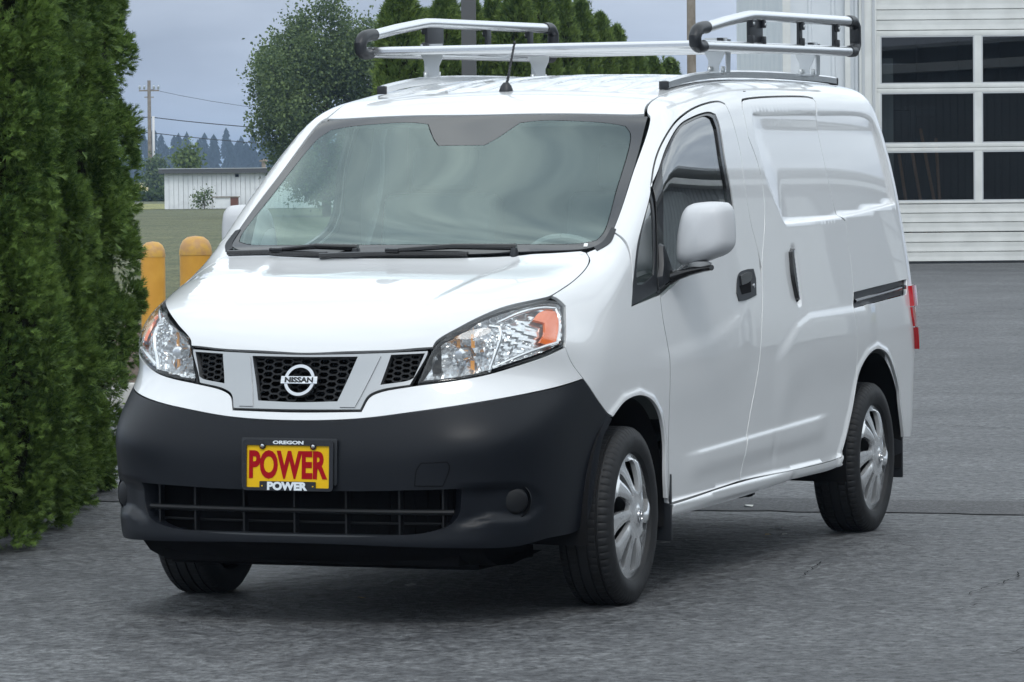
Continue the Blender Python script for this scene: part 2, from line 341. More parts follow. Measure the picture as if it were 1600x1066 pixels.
def smooth_loop(P, h, closed=True):
    """Catmull-Rom through the points, corners sharper than 38 degrees kept"""
    P = arr(P); n = len(P); out = []
    def corner(i):
        if not closed and i in (0, n-1): return True
        a = P[i]-P[i-1]; b = P[(i+1) % n]-P[i]
        return (a@b)/(np.linalg.norm(a)*np.linalg.norm(b)+1e-12) < math.cos(math.radians(38))
    cs = [corner(i) for i in range(n)]
    for i in range(n if closed else n-1):
        p1, p2 = P[i], P[(i+1) % n]; L = np.linalg.norm(p2-p1)
        if L < 1e-6: continue
        p0 = P[i-1] if not cs[i] else 2*p1-p2
        p3 = P[(i+2) % n] if not cs[(i+1) % n] else 2*p2-p1
        # centripetal
        t0 = 0; t1 = np.linalg.norm(p1-p0)**.5; t2 = t1+L**.5; t3 = t2+np.linalg.norm(p3-p2)**.5
        m = max(1, int(round(L/h)))
        for k in range(m):
            t = t1+(t2-t1)*k/m
            A1 = (t1-t)/(t1-t0)*p0+(t-t0)/(t1-t0)*p1; A2 = (t2-t)/(t2-t1)*p1+(t-t1)/(t2-t1)*p2; A3 = (t3-t)/(t3-t2)*p2+(t-t2)/(t3-t2)*p3
            B1 = (t2-t)/(t2-t0)*A1+(t-t0)/(t2-t0)*A2; B2 = (t3-t)/(t3-t1)*A2+(t-t1)/(t3-t1)*A3
            out.append((t2-t)/(t2-t1)*B1+(t-t1)/(t2-t1)*B2)
    if not closed: out.append(P[-1])
    return arr(out)
def inset(q, g):
    """moves a closed 2D loop inwards by g"""
    area = .5*np.sum(q[:, 0]*np.roll(q[:, 1], -1)-np.roll(q[:, 0], -1)*q[:, 1]); sg = 1 if area > 0 else -1
    a = q-np.roll(q, 1, 0); b = np.roll(q, -1, 0)-q
    na = np.stack([-a[:, 1], a[:, 0]], 1); nb = np.stack([-b[:, 1], b[:, 0]], 1)
    na /= np.linalg.norm(na, axis=1, keepdims=True)+1e-12; nb /= np.linalg.norm(nb, axis=1, keepdims=True)+1e-12
    m = (na+nb)/np.maximum(1+(na*nb).sum(1, keepdims=True), .5)
    return q+sg*g*m
class Grid:
    """displacement sampled on a grid, smooth bicubic look-up"""
    def __init__(s, x0, x1, y0, y1, h, fn, blur=1):
        s.x0, s.y0, s.h = x0, y0, h
        xs = np.arange(x0, x1+h, h); ys = np.arange(y0, y1+h, h); X, Y = np.meshgrid(xs, ys, indexing='ij')
        v = fn(np.stack([X.ravel(), Y.ravel()], 1)).reshape(X.shape)
        for _ in range(blur):
            v = (np.roll(v, 1, 0)+2*v+np.roll(v, -1, 0))/4; v = (np.roll(v, 1, 1)+2*v+np.roll(v, -1, 1))/4
        s.v = v; s.n = v.shape
    def __call__(s, x, y):
        x, y = np.broadcast_arrays(np.asarray(x, float), np.asarray(y, float))
        u = np.clip((x-s.x0)/s.h, 1, s.n[0]-3.001); w = np.clip((y-s.y0)/s.h, 1, s.n[1]-3.001)
        i = u.astype(int); j = w.astype(int); a = u-i; b = w-j
        def k(t): return ((1-t)**3/6, (3*t**3-6*t**2+4)/6, (-3*t**3+3*t**2+3*t+1)/6, t**3/6)
        ka = k(a); kb = k(b); r = 0
        for m in range(4):
            for n in range(4): r = r + ka[m]*kb[n]*s.v[i+m-1, j+n-1]
        return r
xz = lambda n: [(p[0], p[2]) for p in CV[n]]
REC = smooth_loop([(-1.690, 0, 1.668), (-2.55, 0, 1.678), (-3.23, 0, 1.676), (-3.335, 0, 1.655), (-3.380, 0, 1.587), (-3.438, 0, 1.309), (-2.64, 0, 1.266), (-1.852, 0, 1.248), (-1.700, 0, 1.416), (-1.660, 0, 1.578)], .02)[:, [0, 2]]
def side_disp(P):
    x, z = P[:, 0], P[:, 1]
    v = np.zeros(len(P))
    # pressed-in blank window fields
    d = poly_sd(P, REC); dep = .015*sst(0, .011, d)*(1-.50*sst(1.58, 1.68, z))
    dep = dep*(.08+.92*sst(1.66, 1.98, -x+.34*(z-1.25))); v -= dep
    # narrow raised band just behind the sliding door
    v += .006*sst(1.255, 1.28, z)*(1-sst(1.66, 1.70, z))*(1-sst(.012, .022, np.abs(-x-np.interp(z, [1.27, 1.70], [2.635, 2.56]))))*0
    # shoulder line of the sliding door: the panel steps out below it
    d, s_, t = line_d(P, [(-2.75, .925), (-2.613, .924), (-2.021, .919), (-1.843, .886), (-1.559, .770), (-1.45, .70)])
    low = z < np.interp(x, [-2.75, -2.021, -1.843, -1.559, -1.45], [.925, .919, .886, .77, .70])
    f = sst(-.01, .05, np.where(low, d, -d)) * (1-sst(.10, .36, d)) * sst(1.50, 1.75, -x) * (1-sst(2.75, 3.0, -x))
    v += .009*f
    # front door shoulder
    zl = np.interp(x, [-1.35, -1.05, -.80, -.38, .1], [1.0, .93, .885, .855, .87]); dd = zl-z
    v += .006*sst(-.01, .06, dd)*(1-sst(.10, .35, dd))*sst(.1, .5, -x)*(1-sst(1.1, 1.35, -x)) 
    # low crease along both doors
    zl = np.interp(x, [-2.3, -.5], [.518, .472]); dd = zl-z
    v += .0075*sst(-.004, .020, dd)*(1-sst(.04, .13, dd))*sst(.46, .75, -x)*(1-sst(2.05, 2.32, -x))
    # rocker bulges out under the doors
    dd = np.interp(x, [-2.42, -1.15, -.38], [.342, .330, .311])-z
    v += (.015*sst(-.003, .009, dd)-.010*sst(.034, .062, dd))*sst(.34, .39, -x)*(1-sst(2.42, 2.50, -x))
    # belt groove: glass area steps in a little
    # wheel arch flares
    for nm, cx in (('archf', 0), ('archr', -2.925)):
        pts = xz(nm)
        if nm == 'archf': pts = [(.351, .305), (.325, .375), (.291, .475), (.242, .575)] + pts
        d, s_, t = line_d(P, pts)
        v += .007*(1-sst(.012, .04, d))
    # fuel-side dent and small rocker dent
    v -= .006*np.exp(-(((x+1.79)/.035)**2+((z-.30)/.02)**2))
    v -= .004*np.exp(-(((x+1.55)/.03)**2+((z-.42)/.05)**2))
    # sliding door handle cup
    v -= .020*sst(0, .022, .042-np.hypot((x+1.912)/1.0, np.maximum(np.abs(z-1.05)-.075, 0)))
    # door handle cup
    v -= .0
    return v
def top_disp(P):
    x, y = P[:, 0], np.abs(P[:, 1])
    rib = np.zeros(len(P))
    for c, w in ((.0, .075), (.175, .06), (.335, .06), (.475, .05)):
        a = sst(0, .022, w-np.abs(y-c))
        rib += a*(sst(1.02, 1.06, -x)*(1-sst(1.70, 1.74, -x)) + sst(1.82, 1.86, -x)*(1-sst(2.5, 2.54, -x)) + sst(2.62, 2.66, -x)*(1-sst(3.3, 3.34, -x)))
    # hood: raised centre field with two soft creases
    h = sst(-.02, .05, x)
    cr = sst(.0, .05, y-(.30+.18*(.8-x)))
    return .007*rib + h*(-.006*(1-cr))*(1-sst(.62, .8, x))
def front_disp(P):
    y, z = P[:, 0], P[:, 1]
    v = .014*np.exp(-((z-.262)/.045)**2)
    rec = [(.50, .455), (.574, .462), (.688, .470), (.737, .462), (.765, .425), (.770, .372), (.73, .325), (.64, .335), (.55, .31), (.50, .31)]
    d = poly_sd(P, rec)
    v -= .034*sst(0, .035, d)*sst(.50, .64, y)
    # swelling above the opening, towards the corner
    v += .010*np.exp(-((z-.60)/.08)**2)*sst(.35, .6, y)
    return v
gS = Grid(-4.0, 1.1, .1, 1.9, .0035, side_disp, 1)
gT = Grid(-4.0, 1.1, -.02, .95, .006, top_disp, 1)
gF = Grid(-.02, 1.0, .1, 1.2, .005, front_disp, 2)
B = Body(P0, gS, gT, gF)

class Frame:
    def __init__(s, kind, d=None):
        s.kind = kind
        if kind == 'par':
            s.d = -arr(d)/np.linalg.norm(d)      # outward
            a = np.cross([0, 0, 1.], s.d) if abs(s.d[2]) < .95 else arr([0, 1, 0])
            s.U = a/np.linalg.norm(a); s.V = np.cross(s.d, s.U)
    def to(s, p):
        p = np.atleast_2d(arr(p))
        if s.kind == 'par': return np.stack([p@s.U, p@s.V], 1)
        if s.kind == 'cyl': return np.stack([p[:, 0], np.arctan2(p[:, 2]-.5, p[:, 1])*1.0], 1)
        if s.kind == 'front': return np.stack([np.arctan2(p[:, 1], p[:, 0])*.85, p[:, 2]], 1)
    def ray(s, q):
        if s.kind == 'par':
            o = q[:, :1]*s.U + q[:, 1:]*s.V; d = np.broadcast_to(s.d, o.shape); return o + d*4.5, -d, 0, 5.6
        z = np.zeros(len(q))
        if s.kind == 'cyl':
            d = np.stack([z, np.cos(q[:, 1]), np.sin(q[:, 1])], 1); o = np.stack([q[:, 0], z, z+.5], 1); return o+d*1.7, -d, 0, 1.55
        a = q[:, 0]/.85; d = np.stack([np.cos(a), np.sin(a), z], 1); o = np.stack([z, z, q[:, 1]], 1); return o+d*1.5, -d, 0, 1.3
    def pt(s, q):
        o, d, a, b = s.ray(q); return B.hit(o, d, a, b, 60)
def sym(half):
    """a half outline given from the centre line round to the centre line -> the whole outline"""
    h = [list(p) for p in half]; r = [[p[0], -p[1], p[2]] for p in reversed(h)]
    h[0][1] = 0; h[-1][1] = 0
    return h + r[1:-1]
patch_cache = {}
def patch(name, frame, outline, mat, parent, holes=(), h=.018, bh=.011, gap=.002, flange=.02, off=0.0, mirror=False, key=None, hole_flange=True, feats=(), **props):
    """a panel: the piece of the body surface inside the outline, with turned-in edges"""
    ck = key
    if ck and ck in patch_cache: V, Fs, Nl = patch_cache[ck]
    else:
        loops = []
        for k, L in enumerate([outline]+list(holes)):
            q = smooth_loop(frame.to(L), bh)
            if gap: q = inset(q, gap if k == 0 else -gap)
            loops.append(q)
        o = loops[0]; lo = o.min(0); hi = o.max(0)
        gx, gy = np.meshgrid(np.arange(lo[0]+h/2, hi[0], h), np.arange(lo[1]+h/2, hi[1], h)); g = np.stack([gx.ravel(), gy.ravel()], 1)
        g[:, 0] += (np.round((g[:, 1]-lo[1])/h) % 2)*h*.5
        keep = poly_sd(g, o) > h*.45
        for q in loops[1:]: keep &= poly_sd(g, q) < -h*.45
        fl = []
        for L in feats:
            q = frame.to(L); k_ = poly_sd(q, o) > .004
            for l2 in loops[1:]: k_ &= poly_sd(q, l2) < -.004
            fl.append((q, k_))
        if fl:
            fp = np.concatenate([q[k_] for q, k_ in fl])
            for p in fp: keep &= ((g-p)**2).sum(1) > (.006)**2
        g = g[keep]
        fe = []; off_ = sum(len(q) for q in loops)
        for q, k_ in fl:
            idx_ = np.cumsum(k_)-1
            fe += [(off_+int(idx_[i]), off_+int(idx_[i+1])) for i in range(len(q)-1) if k_[i] and k_[i+1]]; off_ += int(k_.sum())
        pts = np.concatenate(loops+[q[k_] for q, k_ in fl]+[g]); edges = []; s0 = 0; spans = []
        for q in loops:
            n = len(q); edges += [(s0+i, s0+(i+1) % n) for i in range(n)]; spans.append((s0, n)); s0 += n
        edges += fe
        vs, es, fs, *_ = delaunay_2d_cdt([Vector(p) for p in pts], edges, [], 0, 1e-7)
        vs = arr([tuple(v) for v in vs]); fs = [f for f in fs if len(f) == 3]
        cen = vs[arr(fs).astype(int)].mean(1); ok = poly_sd(cen, o) > 0
        for q in loops[1:]: ok &= poly_sd(cen, q) < 0
        fs = [f for f, k in zip(fs, ok) if k]
        S = frame.pt(vs); N = B.grad(S)
        bad = np.isnan(S).any(1)
        if bad.any():
            print('patch', name, 'misses', int(bad.sum())); fs = [f for f in fs if not bad[list(f)].any()]; S = np.nan_to_num(S); N = np.nan_to_num(N)
        S = S + N*off
        Fs = []; Nl = []
        for a, b, c in fs:
            n = np.cross(S[b]-S[a], S[c]-S[a])
            if n@N[a] < 0: b, c = c, b
            Fs.append((a, b, c)); Nl += [tuple(N[a]), tuple(N[b]), tuple(N[c])]
        V = [tuple(p) for p in S]
        if flange:
            idx = {tuple(np.round(v, 6)): i for i, v in enumerate(vs)}
            for li, (st, n) in enumerate(spans):
                if li and not hole_flange: continue
                q = loops[li]; ids = []
                for p in q:
                    k = tuple(np.round(p, 6)); ids.append(idx[k] if k in idx else int(np.argmin(((vs-p)**2).sum(1))))
                b0 = len(V)
                V += [tuple(S[i]) for i in ids]; V += [tuple(S[i]-N[i]*.003) for i in ids]; V += [tuple(S[i]-N[i]*flange) for i in ids]
                # outward direction of the rim
                sgn = 0
                for j in range(n):
                    j2 = (j+1) % n
                    e = arr(V[b0+j2])-arr(V[b0+j]); ex_, ey_, ez_ = e; nx_, ny_, nz_ = N[ids[j]]
                    o_ = arr([ey_*nz_-ez_*ny_, ez_*nx_-ex_*nz_, ex_*ny_-ey_*nx_]); nn = math.sqrt(o_@o_)
                    if nn < 1e-9: continue
                    o_ /= nn
                    if sgn == 0:
                        tst = frame.to((arr(V[b0+j])+arr(V[b0+j2]))/2+o_*.003)[0]
                        sgn = -1 if (poly_sd(tst[None], q)[0] > 0) == (li == 0) else 1
                    o_ = o_*sgn
                    f1 = (b0+j, b0+j2, b0+n+j2, b0+n+j); f2 = (b0+n+j, b0+n+j2, b0+2*n+j2, b0+2*n+j)
                    na, nb = N[ids[j]], N[ids[j2]]
                    m1 = na+o_; m1 /= np.linalg.norm(m1); m2 = nb+o_; m2 /= np.linalg.norm(m2)
                    if sgn > 0: f1 = f1[::-1]; f2 = f2[::-1]; Nl += [tuple(o_), tuple(o_), tuple(m2), tuple(m1)]; Nl += [tuple(o_)]*4
                    else: Nl += [tuple(m1), tuple(m2), tuple(o_), tuple(o_)]; Nl += [tuple(o_)]*4
                    Fs += [f1, f2]
        if ck: patch_cache[ck] = (V, Fs, Nl)
    if mirror:
        V2 = [(x, -y, z) for x, y, z in V]; F2 = []; N2 = []; i = 0
        for f in Fs:
            k = len(f); F2.append(f[::-1]); N2 += [(a, -b, c) for a, b, c in Nl[i:i+k][::-1]]; i += k
        return mesh(name, V2, F2, mat, parent, normals=N2, **props)
    return mesh(name, V, Fs, mat, parent, normals=Nl, **props)

fSide = Frame('cyl'); fFront = Frame('front'); fHL = Frame('par', (-.72, -.50, -.48)); fHood = Frame('par', (-.55, 0, -.83)); fWs = Frame('par', (-.5, 0, -.86))
fTop = Frame('par', (0, 0, -1)); fFen = Frame('par', (-.35, -.75, -.5)); fRear = Frame('par', (1, 0, 0)); fCor = Frame('par', (.75, -.66, 0))
def onbody(o, d, t=1.2):
    o = arr([o]); d = arr([d])/np.linalg.norm(d); return [float(c) for c in B.hit(o+d*t, -d, 0, t, 80)[0]]

van = empty('cargo_van', (0, 0, 0), label='white compact cargo van with a grey bumper and yellow POWER plate, parked on the asphalt', category='van')
c = CV
# ---- front
hood_half = [[.822, 0, .876]] + c['hoodfr'] + c['hoodside'] + c['hoodrear'] + [[.082, 0, 1.17]]
hood = patch('hood', fHood, sym(hood_half), paint, van, h=.016)
fender_o = [c['hoodside'][5]] + c['hoodside'][6:] + [[-.09, .693, 1.203], [-.173, .702, 1.249], [-.150, .750, 1.17], c['trim'][2], c['trim'][3],
    c['door2'][12], c['door2'][11], c['door2'][10], c['door2'][9], c['door2'][8], [-.375, .825, .318]] + list(reversed(c['archf'])) + [c['bump'][6], c['bump'][5], c['seam'][1], c['seam'][0], [.405, .748, .955], [.358, .73, 1.014], [.372, .711, 1.036]]
trimq = [c['trim'][0], c['trim'][1], c['trim'][2], c['trim'][3], c['trim'][4]]
fender_o = fender_o[:10] and fender_o
def xz3(q): return [[x, float(B.ys(x, z)), z] for x, z in q]
def grow(pts, c, d): 
    q = arr(pts)-c; return q*(1+d/np.linalg.norm(q, axis=1, keepdims=True))+c
def arch_lines(nm, cx):
    pts = xz(nm)
    if nm == 'archf': pts = [(.351, .305), (.325, .375), (.291, .475), (.242, .575)] + pts
    base = smooth_loop([(x, 0, z) for x, z in pts], .011, False)[:, [0, 2]]
    return [xz3(grow(base, arr([cx, .30]), d)) for d in (.010, .018, .027, .037)]
FAf = arch_lines('archf', 0); FAr = arch_lines('archr', -2.925)
for mi in (False, True):
    patch('fender', fFen, fender_o, paint, van, h=.014, flange=.012, mirror=mi, key='fender', feats=FAf)
nose_half = [[.90, 0, .688]] + c['chrome'][:4] + [c['hl'][13], c['hl'][12], c['hl'][11], c['hl'][10], c['hl'][9]] + c['seam'][1:] + [c['bump'][4], c['bump'][3], c['bump'][2], c['bump'][1], c['bump'][0], [.915, 0, .661]]
patch('nose_panel', fFront, sym(nose_half), paint, van, h=.014, flange=.02)
bump_half = [[.915, 0, .659]] + c['bump'][:16] + [c['bump'][16], [.945, 0, .268]]
lop = [[.955, 0, .437]] + c['lopen'] + [[.948, 0, .294]]
bumper = patch('front_bumper', fFront, sym(bump_half), bumper_mat, van, holes=[sym(lop)], h=.014, flange=.05)
# lower grille behind the bumper opening
lg = empty('lower_grille'); lg.parent = van
def bumx(y, z): return float(B.xf(z)-B.bf(z)*abs(y)**3)
ys_ = np.linspace(-.535, .535, 41)
for z, t, o_ in ((.372, .009, .030), (.333, .004, .06)):
    G().tube([(bumx(y, z)-o_, y, z) for y in ys_], t, 8).build('slat', grille_dark, lg)
for y in (-.50, -.36, -.18, .0, .18, .36, .50):
    G().box((bumx(y, .36)-.045, y, .37), (.03, .006, .16)).build('rib', grille_dark, lg)
g = G(); 
for y in np.linspace(-.60, .60, 30): g.box((bumx(y, .36)-.13, y, .37), (.004, .043, .20))
g.build('radiator', dark, lg)
g = G(); g.tube([(bumx(y, .3)-.02, y, .288) for y in ys_], .012, 6); g.build('lip', black_plastic, lg)
# splash guard curving back under the bumper
yy_ = np.linspace(-.60, .60, 41); V = []
for a_, z_ in ((.03, .285), (.045, .255), (.10, .215), (.19, .185), (.32, .178), (.60, .20)):
    for y in yy_: V.append((bumx(y, .30)-a_-.10*abs(y)**3, y, z_))
mesh('splash_guard', V, [(i*41+k, i*41+k+1, (i+1)*41+k+1, (i+1)*41+k) for i in range(5) for k in range(40)], dark, van, smooth=True)
# grille
ch = c['chrome']
gr = empty('grille'); gr.parent = van
surround_half = [[.826, 0, .868], [.822, .107, .870], [.806, .295, .876], [.784, .415, .882], [.790, .415, .870], [.834, .372, .774], [.860, .276, .757], [.873, .242, .739], [.896, .224, .696], [.902, 0, .694]]
gop = [[.83, 0, .860], [.822, .185, .862], [.884, .139, .722], [.884, 0, .718]]
sop = c['sopen']; sopm = [[p[0], -p[1], p[2]] for p in sop]
patch('grille_surround', fFront, sym(surround_half), grille_silver, gr, holes=[sym(gop), sop, sopm], h=.012, bh=.006, gap=.001, flange=.03, off=.004)
strut = [[.83, .194, .864], [.815, .268, .866], [.895, .206, .700], [.895, .150, .700]]
for mi in (False, True): patch('strut', fFront, strut, grille_silver, gr, h=.010, bh=.006, gap=.002, flange=.006, off=.0080, mirror=mi, key='strut')
def honey(name, poly, depth, mat, parent, cw=.042, chh=.0205):
    """honeycomb of long flat cells, as bars with depth, following the body's face"""
    P2 = arr([(p[1], p[2]) for p in poly]); lo, hi = P2.min(0), P2.max(0); g = G()
    def X(y, z): return float(B.F(arr([[0, y, z]]))[0])*0 + bumx(y, z) - depth
    seen = set()
    def seg(a, b):
        k = tuple(sorted([(round(a[0], 4), round(a[1], 4)), (round(b[0], 4), round(b[1], 4))]))
        if k in seen: return
        seen.add(k)
        m = arr([(a[0]+b[0])/2, (a[1]+b[1])/2])
        if poly_sd(m[None], P2)[0] < .0: return
        w = .0028; d = arr(b)-arr(a); L = np.linalg.norm(d); n_ = arr([-d[1], d[0]])/L*w
        v = []
        for dx in (0, -.02):
            for e, s_ in ((a, 1), (b, 1), (b, -1), (a, -1)):
                y, z = e[0]+n_[0]*s_*(.5 if dx else 1), e[1]+n_[1]*s_*(.5 if dx else 1); v.append((X(y, z)+dx+(.0), y, z))
        g.add(v, [(0, 1, 2, 3), (0, 4, 5, 1), (1, 5, 6, 2), (2, 6, 7, 3), (3, 7, 4, 0)])
    px, pz = cw*.78, chh
    for i in range(-14, 15):
        for j in range(int((lo[1]-.7)/pz)-2, int((hi[1]-.6)/pz)+3):
            cy = i*px; cz = .6+j*pz+(pz/2 if i % 2 else 0)
            if not (lo[0]-.05 < cy < hi[0]+.05): continue
            c6 = [(cy-cw/2, cz), (cy-cw*.28, cz+pz/2), (cy+cw*.28, cz+pz/2), (cy+cw/2, cz), (cy+cw*.28, cz-pz/2), (cy-cw*.28, cz-pz/2)]
            for k in range(6): seg(c6[k], c6[(k+1) % 6])
    if g.v: g.build(name, mat, parent)
honey('grille_mesh', sym(gop), .022, grille_dark, gr)
honey('grille_mesh', sop, .018, grille_dark, gr, .034, .0175); honey('grille_mesh', sopm, .018, grille_dark, gr, .034, .0175)
g = G()
for y in np.linspace(-.42, .42, 22): g.box((bumx(y, .79)-.075, y, .79), (.004, .042, .2))
g.build('grille_backing', dark, gr)
# round badge with a cross bar
badge = empty('emblem'); badge.parent = van
bx, bz = bumx(0, .79)+.010, .787
tilt = Matrix.Rotation(math.radians(-17), 4, 'Y')
def bfr(y, z, x): v = tilt @ Vector((x, y, z)); return (bx+v.x, v.y, bz+v.z)
g = G(); ring = []
n = 56; R_, r_ = .0525, .0095
vv = []; ff = []
for k in range(n):
    a = 2*math.pi*k/n
    for yo, xo in ((-r_, 0), (-r_*.55, .008), (r_*.55, .008), (r_, 0), (r_, -.01), (-r_, -.01)):
        rr = R_+yo-.004; vv.append(bfr(rr*math.cos(a), rr*math.sin(a)*.97, xo))
for k in range(n):
    for j in range(6): ff.append((k*6+j, k*6+(j+1) % 6, ((k+1) % n)*6+(j+1) % 6, ((k+1) % n)*6+j))
g.add(vv, ff, True); g.build('emblem_ring', chrome, badge)
g = G(); g.prism([(-.064, -.0125), (.064, -.0125), (.064, .0125), (-.064, .0125)], .011, lambda y, z, x: bfr(y, z, x)); g.build('emblem_bar', chrome, badge, bevel=.0015)
def text(s, name, mat, parent, size, xf, sx=1, bold=0, ext=.0006, tracking=1):
    """flat lettering turned into a mesh; xf maps (x right, y up, z out) to the scene"""
    cu = bpy.data.curves.new(name, 'FONT'); cu.body = s; cu.size = size; cu.align_x = 'CENTER'; cu.align_y = 'CENTER'; cu.extrude = ext; cu.offset = bold; cu.space_character = tracking; cu.resolution_u = 4
    o = bpy.data.objects.new(name, cu); COL.objects.link(o)
    dg = bpy.context.evaluated_depsgraph_get(); me = bpy.data.meshes.new_from_object(o.evaluated_get(dg)); bpy.data.objects.remove(o)
    xs = [v.co.x for v in me.vertices]; ys = [v.co.y for v in me.vertices]; mxx = (max(xs)+min(xs))/2; myy = (max(ys)+min(ys))/2
    for v in me.vertices: v.co = Vector(xf((v.co.x-mxx)*sx, v.co.y-myy, v.co.z+ext))
    me.materials.clear(); me.materials.append(mat); return link(bpy.data.objects.new(name, me), parent)
text('NISSAN', 'emblem_lettering', print_k, badge, .0235, lambda x, y, z: bfr(x, y, .0112+z), sx=1.28, bold=.0009)
# bow of the plate
pl = empty('license_plate'); pl.parent = van
px_, pz_ = bumx(0, .52)+.012, .520
pt_ = Matrix.Rotation(math.radians(-3), 4, 'Y')
def pfr(y, z, x): v = pt_ @ Vector((x, y, z)); return (px_+v.x, v.y, pz_+v.z)
def rrect(w, h, r, n=5, cx=0, cy=0):
    o = []
    for sx, sy, a0 in ((1, -1, -90), (1, 1, 0), (-1, 1, 90), (-1, -1, 180)):
        for k in range(n+1):
            a = math.radians(a0+90*k/n); o.append((cx+sx*(w/2-r)+r*math.cos(a), cy+sy*(h/2-r)+r*math.sin(a)))
    return o
G().prism(rrect(.335, .150, .006, cy=.012), .008, lambda y, z, x: pfr(y, z, x-.012)).build('plate_bracket', black_plastic, pl, bevel=.0015)
G().prism(rrect(.304, .152, .008), .0015, lambda y, z, x: pfr(y, z, x)).build('plate_sheet', plate_y, pl)
# plate frame: ring with wider top and a tab at the bottom
def ringprism(outer, inner, h, fr, name, mat, parent):
    g = G(); n = len(outer); v = [fr(x, y, 0) for x, y in outer]+[fr(x, y, 0) for x, y in inner]+[fr(x, y, h) for x, y in outer]+[fr(x, y, h) for x, y in inner]; f = []
    for i in range(n):
        j = (i+1) % n; f += [(2*n+i, 2*n+j, 3*n+j, 3*n+i), (i, j, 2*n+j, 2*n+i), (n+i, n+j, 3*n+j, 3*n+i)]
    g.add(v, f); return g.build(name, mat, parent)
ringprism(rrect(.318, .163, .012), rrect(.290, .136, .004, cy=-.0035), .007, lambda y, z, x: pfr(y, z, x), 'plate_frame', gloss_black, pl)
G().prism(rrect(.196, .030, .003, cy=-.0665), .0075, lambda y, z, x: pfr(y, z, x)).build('frame_tab', gloss_black, pl)
G().prism(rrect(.31, .006, .001, cy=.067), .0072, lambda y, z, x: pfr(y, z, x)).build('frame_band', gloss_black, pl)
text('POWER', 'lettering', plate_r, pl, .118, lambda x, y, z: pfr(x, y+.002, .0017+z), sx=.66, bold=.0046)
text('POWER', 'frame_lettering', plate_w, pl, .034, lambda x, y, z: pfr(x, y-.0665, .0078+z), sx=1.16, bold=.0018)
text('OREGON', 'state_lettering', plate_w, pl, .0145, lambda x, y, z: pfr(x+.002, y+.0735, .0074+z), sx=1.75, bold=.0006)
for y in (-.089, .089):
    g = G(); g.lathe([(0, .012), (.004, .0115), (.0065, .009), (.007, .006)], 14, 'X', pfr(y, .0615, 0)); g.build('screw', chrome, pl)
    g = G(); g.lathe([(0, .0075), (.0105, .0075), (.0105, .0)], 18, 'X', pfr(y, .0615, 0)); g.build('screw_lug', gloss_black, pl)
    g = G(); g.lathe([(0, .0088), (.002, .0085), (.003, .007)], 10, 'X', pfr(y*1.0, -.0665, 0)); g.build('rivet', plate_y, pl)
# tow cover, fog covers
tw = [[p[0], p[1], p[2]] for p in c['tow']]
patch('tow_cover', fFront, tw, bumper_mat, bumper, h=.01, bh=.005, gap=.001, flange=.006, off=.0022)
for s_ in (1, -1):
    p = onbody((.0, 0, .402), (.735, .68*1.0, 0)); p[1] *= s_
    nrm = B.grad(arr([p]))[0]; nrm = arr([.80, .60*s_, .0]); nrm /= np.linalg.norm(nrm)
    p = list(arr(p)-nrm*.007); q = Vector(nrm).to_track_quat('Z', 'Y').to_matrix(); g = G()
    def fr(r, h, a): return Vector(p) + q @ Vector((r*math.cos(a), r*math.sin(a), h))
    prof = [(0, .016), (.030, .014), (.040, .010), (.046, .002), (.047, -.012), (.053, -.012), (.056, .004), (.060, .0), (.060, -.03)]
    vv = [fr(r, h, 2*math.pi*k/32) for r, h in prof for k in range(32)]
    g.add(vv, [(i*32+k, i*32+(k+1) % 32, (i+1)*32+(k+1) % 32, (i+1)*32+k) for i in range(len(prof)-1) for k in range(32)], True)
    g.build('fog_cover', grille_dark, bumper)
q_ = fFront.pt(smooth_loop(fFront.to(tw), .006)); q_ = q_+B.grad(q_)*.0012
G().tube([tuple(p) for p in q_]+[tuple(q_[0])], .0022, 6, caps=False).build('tow_cover_gap', dark, bumper)
